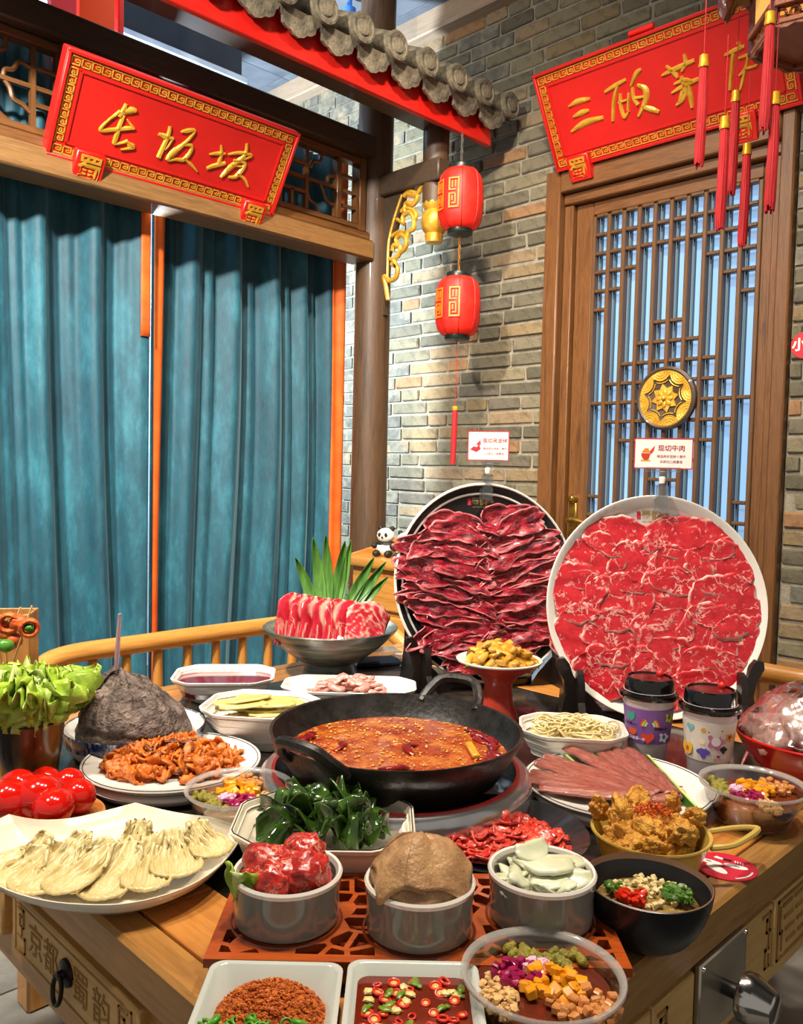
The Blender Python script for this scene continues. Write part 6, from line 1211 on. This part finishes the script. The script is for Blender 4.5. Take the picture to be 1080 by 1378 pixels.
def dessert(c, zt, k, words, rot):
    R2 = Matrix.Rotation(rot, 2)
    def of(x, y): v = R2 @ Vector((x, y)); return (v.x*k, v.y*k)
    cubes('mango_cube', 'yellow mango cube on the dessert '+words, 'mango', 'mango cubes '+words, m_mango, 30, c, of(.008, -.004), (.022*k, .022*k), zt, .0082*k, 1)
    cubes('dragonfruit_cube', 'crimson dragonfruit cube on the dessert '+words, 'fruit', 'dragonfruit cubes '+words, m_drag, 50, c, of(-.018, .012), (.020*k, .015*k), zt, .0066*k, 2)
    cubes('peanut_bit', 'chopped peanut bit on the dessert '+words, 'nut', 'peanut bits '+words, m_nut, 110, c, of(-.034, -.012), (.013*k, .028*k), zt, .0038*k, 3, .35)
    cubes('jelly_dice', 'tan jelly dice on the dessert '+words, 'jelly', 'jelly dice '+words, m_dice, 50, c, of(.026, -.026), (.026*k, .018*k), zt, .0068*k, 4)
    cubes('pink_flake', 'pink coconut flake on the dessert '+words, 'coconut', 'pink flakes '+words, m_taro, 26, c, of(-.002, .020), (.011*k, .008*k), zt+.004, .0045*k, 5, .3)
    q = random.Random(int(c.x*1000))
    for j in range(30):
        x, y = of(.006+q.uniform(-.03, .03), .036+q.uniform(-.011, .011)); p_ = Vector((c.x, c.y, 0))+r0*x+f0*y+UZ*(zt+q.uniform(0, .004)); o = link('raisin', q.choice(raim), None, p_, (q.random(), q.random(), q.random()*6), scale=k*.72); tag(o, 'green raisin on the dessert '+words, 'raisin', 'green raisins '+words)
dessert(dF, T+.033, 1.22, 'at the front edge', 0); dessert(dL, T+.039, 1.15, 'beside the fried meat', 2.4); dessert(dR, T+.041, 1.15, 'before the paper cups', 1.3)
# seasoning in the dark bowl
o = part('sauce_fill', G().lathe([(.045, .03), (.054, .043), (.03, .048), (0, .05)], 36), mat('seasoning_base', '#7a5a28', '#b89a50', 120, .5, bump=.6), loc=pDark, smooth=180); tag(o, 'oily seasoning base in the dark bowl', 'seasoning')
m_white2 = mat('chopped_garlic', '#c8b070', '#e8dcae', 50, .4, rnd=.15); m_redp = mat('chopped_red_chili', '#c01c0c', '#dd3a1c', 50, .25, rnd=.1); m_grn = mat('chopped_herb', '#2c5612', '#6a9238', 90, .4, rnd=.3)
cubes('garlic_dice', 'chopped garlic dice in the dark bowl', 'garlic', 'garlic dice in the dark bowl', m_white2, 120, pDark, (.004, .004), (.040, .034), T+.049, .0050, 11, .35)
cubes('red_chili_dice', 'chopped red chili in the dark bowl', 'chili', 'red chili dice in the dark bowl', m_redp, 46, pDark, (-.020, -.012), (.016, .014), T+.053, .0055, 12, .35)
cubes('herb_bit', 'chopped green coriander in the dark bowl', 'herb', 'coriander bits in the dark bowl', m_grn, 60, pDark, (.030, -.004), (.016, .018), T+.052, .006, 13, .5)
cubes('herb_bit', 'green scallion bit at the left of the dark bowl', 'herb', 'scallion bits in the dark bowl', m_grn, 12, pDark, (-.034, .006), (.012, .016), T+.052, .005, 14, .5)
# fried pork in the yellow pan
m_fry = mat('fried_batter', '#bf7c1c', '#e0a640', 40, .5, bump=1.0, bscale=90, bdist=.012, rnd=.12)
FR = [G().blob(.017, .42, 1.9, 4, i, (1.3, .9, .8), amp2=.22).mesh('fried_pork', m_fry, 180) for i in range(6)]
heap('fried_pork', 'golden fried pork chunk in the yellow pan', 'fried pork', 'fried pork chunks in the yellow pan', FR, 34, (pYel.x, pYel.y), .054, T+.040, .024, 3, (.75, 1.1), 1.2)
for x, y, s_ in ((806, 1088, .8), (935, 1100, .8), (835, 1098, 1.1), (905, 1082, .7), (855, 1080, .95), (918, 1122, 1.0)):
    p_ = on(x, y, T+.068); o = link('fried_pork', FR[x % 6], None, p_, (x, y, 0), scale=s_); tag(o, 'golden fried pork chunk on top of the yellow pan', 'fried pork', 'top fried pork chunks')
g = G(); q = random.Random(8)
for k in range(300):
    x, y = rand_in(1, q); g.add(fl.v, fl.f, TR((x*.026+.002, y*.018, q.uniform(.072, .090)-.012*(x*x+y*y)), q.random()*3, q.random()*3, 0, q.uniform(.6, 1.3)))
o = part('chili_powder', g, mat('orange_powder', '#b8400a', '#d86418', 200, .7), loc=pYel, rot=(0, 0, CZ), smooth=0); tag(o, 'orange chili powder sprinkled over the fried pork', 'chili powder'); o['kind'] = 'stuff'
# liver slices with cucumber
m_liv = marble('liver_slice', '#7c3c34', '#a45f50', '#c08c78', 60, .03, .2, .5, .5, (1, 3, 3), edge=False); m_cuc = mat('cucumber_flesh', '#a8c060', '#c8d88a', 20, .3); m_cus = mat('cucumber_skin', '#2f5a18', '#46782a', 20, .35)
LV = [G().sheet(lambda u, v, i=i: ((v-.5)*.112, (u-.5)*.017*(.5+.5*sin(pi*(.08+.8*v)))*1.3, .004+.0035*cos((u-.5)*3.1)+.0018*noise.noise(Vector((u*5, v*9, i)))), 8, 20, .005).mesh('liver_slice', m_liv, 180) for i in range(4)]
apex = on(915, 1085, T+.03)
for k, (x, y) in enumerate(((714, 1044), (712, 1055), (722, 1033), (733, 1026), (762, 1014), (772, 1012), (797, 1011), (808, 1012), (820, 1013), (845, 1018), (858, 1022), (724, 1066))):
    tipp = on(x, y, T+.03); ap_ = apex+(on(860+k*5, 1080, T+.03)-apex)*.6; m_ = (tipp*.52+ap_*.48); d = ap_-tipp; o = link('liver_slice', LV[k % 4], None, (m_.x, m_.y, T+.028+.0016*(k % 5)), (.12, 0, atan2(d.y, d.x)), scale=(d.length/.118, 1.18, 1)); tag(o, ('long liver slice on the white oval plate, %s in the fan order' % ORD[k] if False else 'long reddish brown liver slice, %s of the fan counted from the left' % ORD[(1, 0, 3, 4, 5, 6, 7, 8, 9, 10, 11, 2)[k]]), 'liver slice', 'liver slices fanned on the oval plate')
for x, y, x2, y2 in ((870, 1020, 935, 1092), (840, 1022, 890, 1080), (760, 1020, 790, 1048), (798, 1014, 820, 1035)):
    a, b = on(x, y, T+.032), on(x2, y2, T+.03); d = b-a; m_ = (a+b)/2; t = thing('cucumber_strip', 'thin cucumber strip between the liver slices', 'cucumber', (m_.x, m_.y, T+.026), atan2(d.y, d.x), 'cucumber strips on the oval plate'); L = d.length/2
    part('flesh', G().box(-L, L, -.002, .004, 0, .012, .001), m_cuc, t, 30); part('skin', G().box(-L, L, -.0035, -.002, 0, .013), m_cus, t, 0)
# noodles
m_noo = mat('noodle', '#cdb878', '#e4d49c', 10, .3, coat=.3)
q = random.Random(17)
o = part('noodle_bed', mound(.075, .058, .012, 8, 24), m_noo, loc=pNoo+UZ*.044, rot=(0, 0, CZ-.12), smooth=180); tag(o, 'bed of tangled pale noodles in the octagonal bowl', 'noodles'); o['kind'] = 'stuff'
for k in range(64):
    a = q.uniform(0, 2*pi); pts = []; x, y = rand_in(.055, q, .75); h_ = q.uniform(0, .012); r_ = q.uniform(.012, .035); turn = q.uniform(1.5, 5)*q.choice((-1, 1))
    for j in range(14):
        t_ = j/13; pts.append((max(-.08, min(.08, x+r_*cos(a+turn*t_))), max(-.06, min(.06, y+r_*.8*sin(a+turn*t_))), .054+h_+.005*sin(t_*7+k)))
    o = part('noodle', G().tube(pts, .0019, 5), m_noo, loc=pNoo, rot=(0, 0, CZ-.12), smooth=180); tag(o, 'curled pale noodle strand in the octagonal bowl', 'noodle', 'noodle strands in the octagonal bowl')
# potato slices
m_pots = mat('potato', '#cdb860', '#e2d28a', 10, .3, coat=.3)
q = random.Random(19); pm_ = [slice_mesh(.085, .05, 500+i, m_pots, .003, .004, 16, 12, 0, .08, 0, crease=20) for i in range(4)]
for k in range(12):
    x, y = rand_in(.05, q, .7); o = link('potato_slice', q.choice(pm_), None, pPot+r0*x+f0*y+UZ*(.056+.0018*k), (q.uniform(-.12, .12), q.uniform(-.12, .12), CZ+q.uniform(-.6, .6))); tag(o, 'pale yellow potato slice stacked in the ridged bowl', 'potato slice', 'potato slices in the ridged bowl')
# duck blood
o = part('duck_blood', G().rings([octo(.086, .064, .03, .012), octo(.098, .076, .034, .040), octo(.096, .074, .034, .0405)]), mat('duck_blood', '#6e1020', '#8e1c30', 8, .1, coat=.6), loc=pBlo, rot=(0, 0, CZ+.1), smooth=30); tag(o, 'smooth dark red duck blood filling the octagonal bowl', 'duck blood')
# pink meat
m_pk = marble('pink_meat', '#c8746a', '#dc9a8c', '#f0d0c4', 40, .05, .25, .7, .4, edge=False)
heap('pink_meat_piece', 'pale pink meat piece in the shallow dish behind the wok', 'meat', 'pink meat pieces behind the wok', [strip_mesh(.05, .009, 70+i, m_pk, .5) for i in range(4)], 30, (pPin.x-.0, pPin.y), .07, T+.018, .026, 21, (.8, 1.2), .4, .7)
# fried mushrooms in the stem dish
m_fm = mat('fried_mushroom', '#b8801c', '#dcae44', 30, .4, bump=.5, bscale=90, rnd=.2, bdist=.004); m_fd = mat('fried_edge', '#5a3a12', '#8a5c20', 30, .4)
heap('fried_mushroom', 'yellow fried mushroom strip in the red stem dish', 'mushroom', 'fried mushrooms in the stem dish', [strip_mesh(.06, .011, 90+i, m_fm, .6) for i in range(5)], 34, (pSte.x, pSte.y), .062, T+.118, .034, 23, (.7, 1.15), .6, .8)
heap('fried_mushroom', 'dark browned mushroom strip in the red stem dish', 'mushroom', 'browned mushrooms in the stem dish', [strip_mesh(.045, .006, 190+i, m_fd, .6) for i in range(3)], 8, (pSte.x, pSte.y), .05, T+.13, .03, 24, (.7, 1.1), .6, .8)
# film wrapped meat
m_wm = marble('wrapped_meat', '#d29c90', '#e4c4b4', '#c04a4a', 22, .03, .2, .6, .4, edge=False)
q = random.Random(41)
for k, (dx, dy, z, r_) in enumerate(((-.06, 0, .10, .042), (-.02, -.03, .115, .045), (-.03, .04, .12, .045), (.02, .0, .14, .05), (.05, -.03, .12, .045), (.05, .04, .125, .045), (-.005, .0, .10, .05), (-.08, -.03, .09, .03), (-.07, .04, .095, .035))):
    o = part('wrapped_meat_piece', G().blob(r_, .3, 1.7, 3, k+2, (1.1, .9, .8)), m_wm, loc=pRed+r0*dx+f0*dy+UZ*(z*.8+.004), smooth=180); tag(o, 'pink raw meat piece under clear film in the red bowl', 'meat', 'film wrapped meat in the red bowl')
def film(u, v):
    x, y = (u-.5)*2, (v-.5)*2; k = sqrt(max(0, 1-.5*y*y)); l = sqrt(max(0, 1-.5*x*x)); X_, Y_ = x*k, y*l; r_ = hypot(X_, Y_)
    return (X_*.117, Y_*.117, .086+.076*max(0, 1-r_**2.4)+.010*noise.noise(Vector((X_*5, Y_*5, 2)))+.007*abs(noise.noise(Vector((X_*9, Y_*9, 7)))))
o = part('plastic_film', G().sheet(film, 40, 40, .0006), clear('plastic_film_clear', (.95, .95, .95), .2, .12), loc=pRed, rot=(0, 0, CZ), smooth=180); tag(o, 'crinkled clear plastic film stretched over the red bowl', 'film')
# skewers far left
m_shr = mat('fried_roll', '#a8360c', '#d96a24', 40, .4, bump=.5, bscale=110); m_pep = mat('green_pepper', '#2f6a18', '#5a9a34', 20, .3); m_stick = wood('bamboo_stick', '#b89a5c', '#d8bc7c', 2, 5, .5, 0); m_hold = wood('skewer_box', '#8a5a26', '#b07c3c', 2, 4, .45, .2)
Q = lambda x, y, d=1.46: EYE+ray(x, y)*d
bx = Q(8, 930, 1.60); t = thing('skewer_box', 'wooden box holding skewers at the far left edge', 'box', (bx.x, bx.y, T), CZ+.2)
for x0, x1, y0, y1 in ((-.05, .05, -.04, -.034), (-.05, .05, .034, .04), (-.05, -.044, -.034, .034), (.044, .05, -.034, .034)): part('side', G().box(x0, x1, y0, y1, 0, .215, .001), m_hold, t, 30)
part('bottom', G().box(-.044, .044, -.034, .034, 0, .006), m_hold, t, 0)
for k, (x0, y0, x1, y1, d) in enumerate(((20, 884, 43, 815, 1.46), (8, 862, 28, 817, 1.48), (-2, 870, 12, 825, 1.5))):
    a, b = Q(x0, y0, d), Q(x1, y1, d); base = Vector((bx.x+.008*k, bx.y+.006*k, T+.012)); o = part('bamboo_skewer', G().tube([base, a, b], .0016, 6), m_stick); tag(o, 'thin bamboo skewer poking up at the far left', 'skewer', 'bamboo skewers at the far left')
def roll(label, x, y, d, R, filled, turn):
    c_ = Q(x, y, d); t = thing('fried_roll', label, 'fried roll', mw=frame(c_, r0, UZ) @ Matrix.Rotation(turn, 4, 'Y'), group='fried rolls on skewers')
    pts = [(R*cos(a)*1.05, R*sin(a), 0) for a in [2*pi*j/24 for j in range(24)]]; g = G().tube(pts, R*.36, 10, True); g.v = [tuple(Vector(v)*(1+.10*noise.noise(Vector(v)*160))+Vector((0, 0, (v[2])*1.2))) for v in g.v]; part('crust', g, m_shr, t, 180)
    if filled: part('pepper', G().blob(R*.72, .4, 1.6, 2, 4, (.9, .9, 1.2)), m_pep, t, 180)
roll('fried orange roll with a green pepper core on a skewer', 39, 845, 1.46, .013, True, .5); roll('fried orange roll at the far left edge behind the pepper roll', 12, 838, 1.47, .014, False, .3)
for x, y in ((26, 838), (10, 852), (18, 862), (2, 846)):
    o = part('fried_roll_end', G().blob(.014, .35, 2, 2, x, (1.2, 1, 1)), m_shr, loc=Q(x, y, 1.475), smooth=180); tag(o, 'fried orange roll pressed among the skewers', 'fried roll', 'fried rolls among the skewers')
o = part('green_pepper_piece', G().blob(.014, .3, 1.5, 2, 7, (1.2, .9, .9)), m_pep, loc=Q(8, 869, 1.46), smooth=180); tag(o, 'green pepper piece low on the far left skewers', 'pepper')
# clear box and tongs
p_ = on(505, 893, T); t = thing('plastic_box', 'low clear plastic box with a dark blue base behind the shallow dish', 'box', p_, CZ+.35)
part('base', G().box(-.06, .06, -.035, .035, 0, .012, .003), mat('blue_tray', '#27364a', '#35465c', 8, .3), t, 30); part('lid', G().box(-.062, .062, -.037, .037, .012, .036, .004), clear('box_clear', (.88, .9, .92), .25, .08), t, 30)
a, b = on(1012, 1003, T+.035), on(999, 1030, T+.012); o = part('steel_tongs', G().tube([b+V3(0, 0, 0)*0, b.lerp(a, .5), a], [.004, .0055, .005], 8, flat=.4), m_chrome); tag(o, 'steel tong handle resting beside the red bowl', 'tongs')
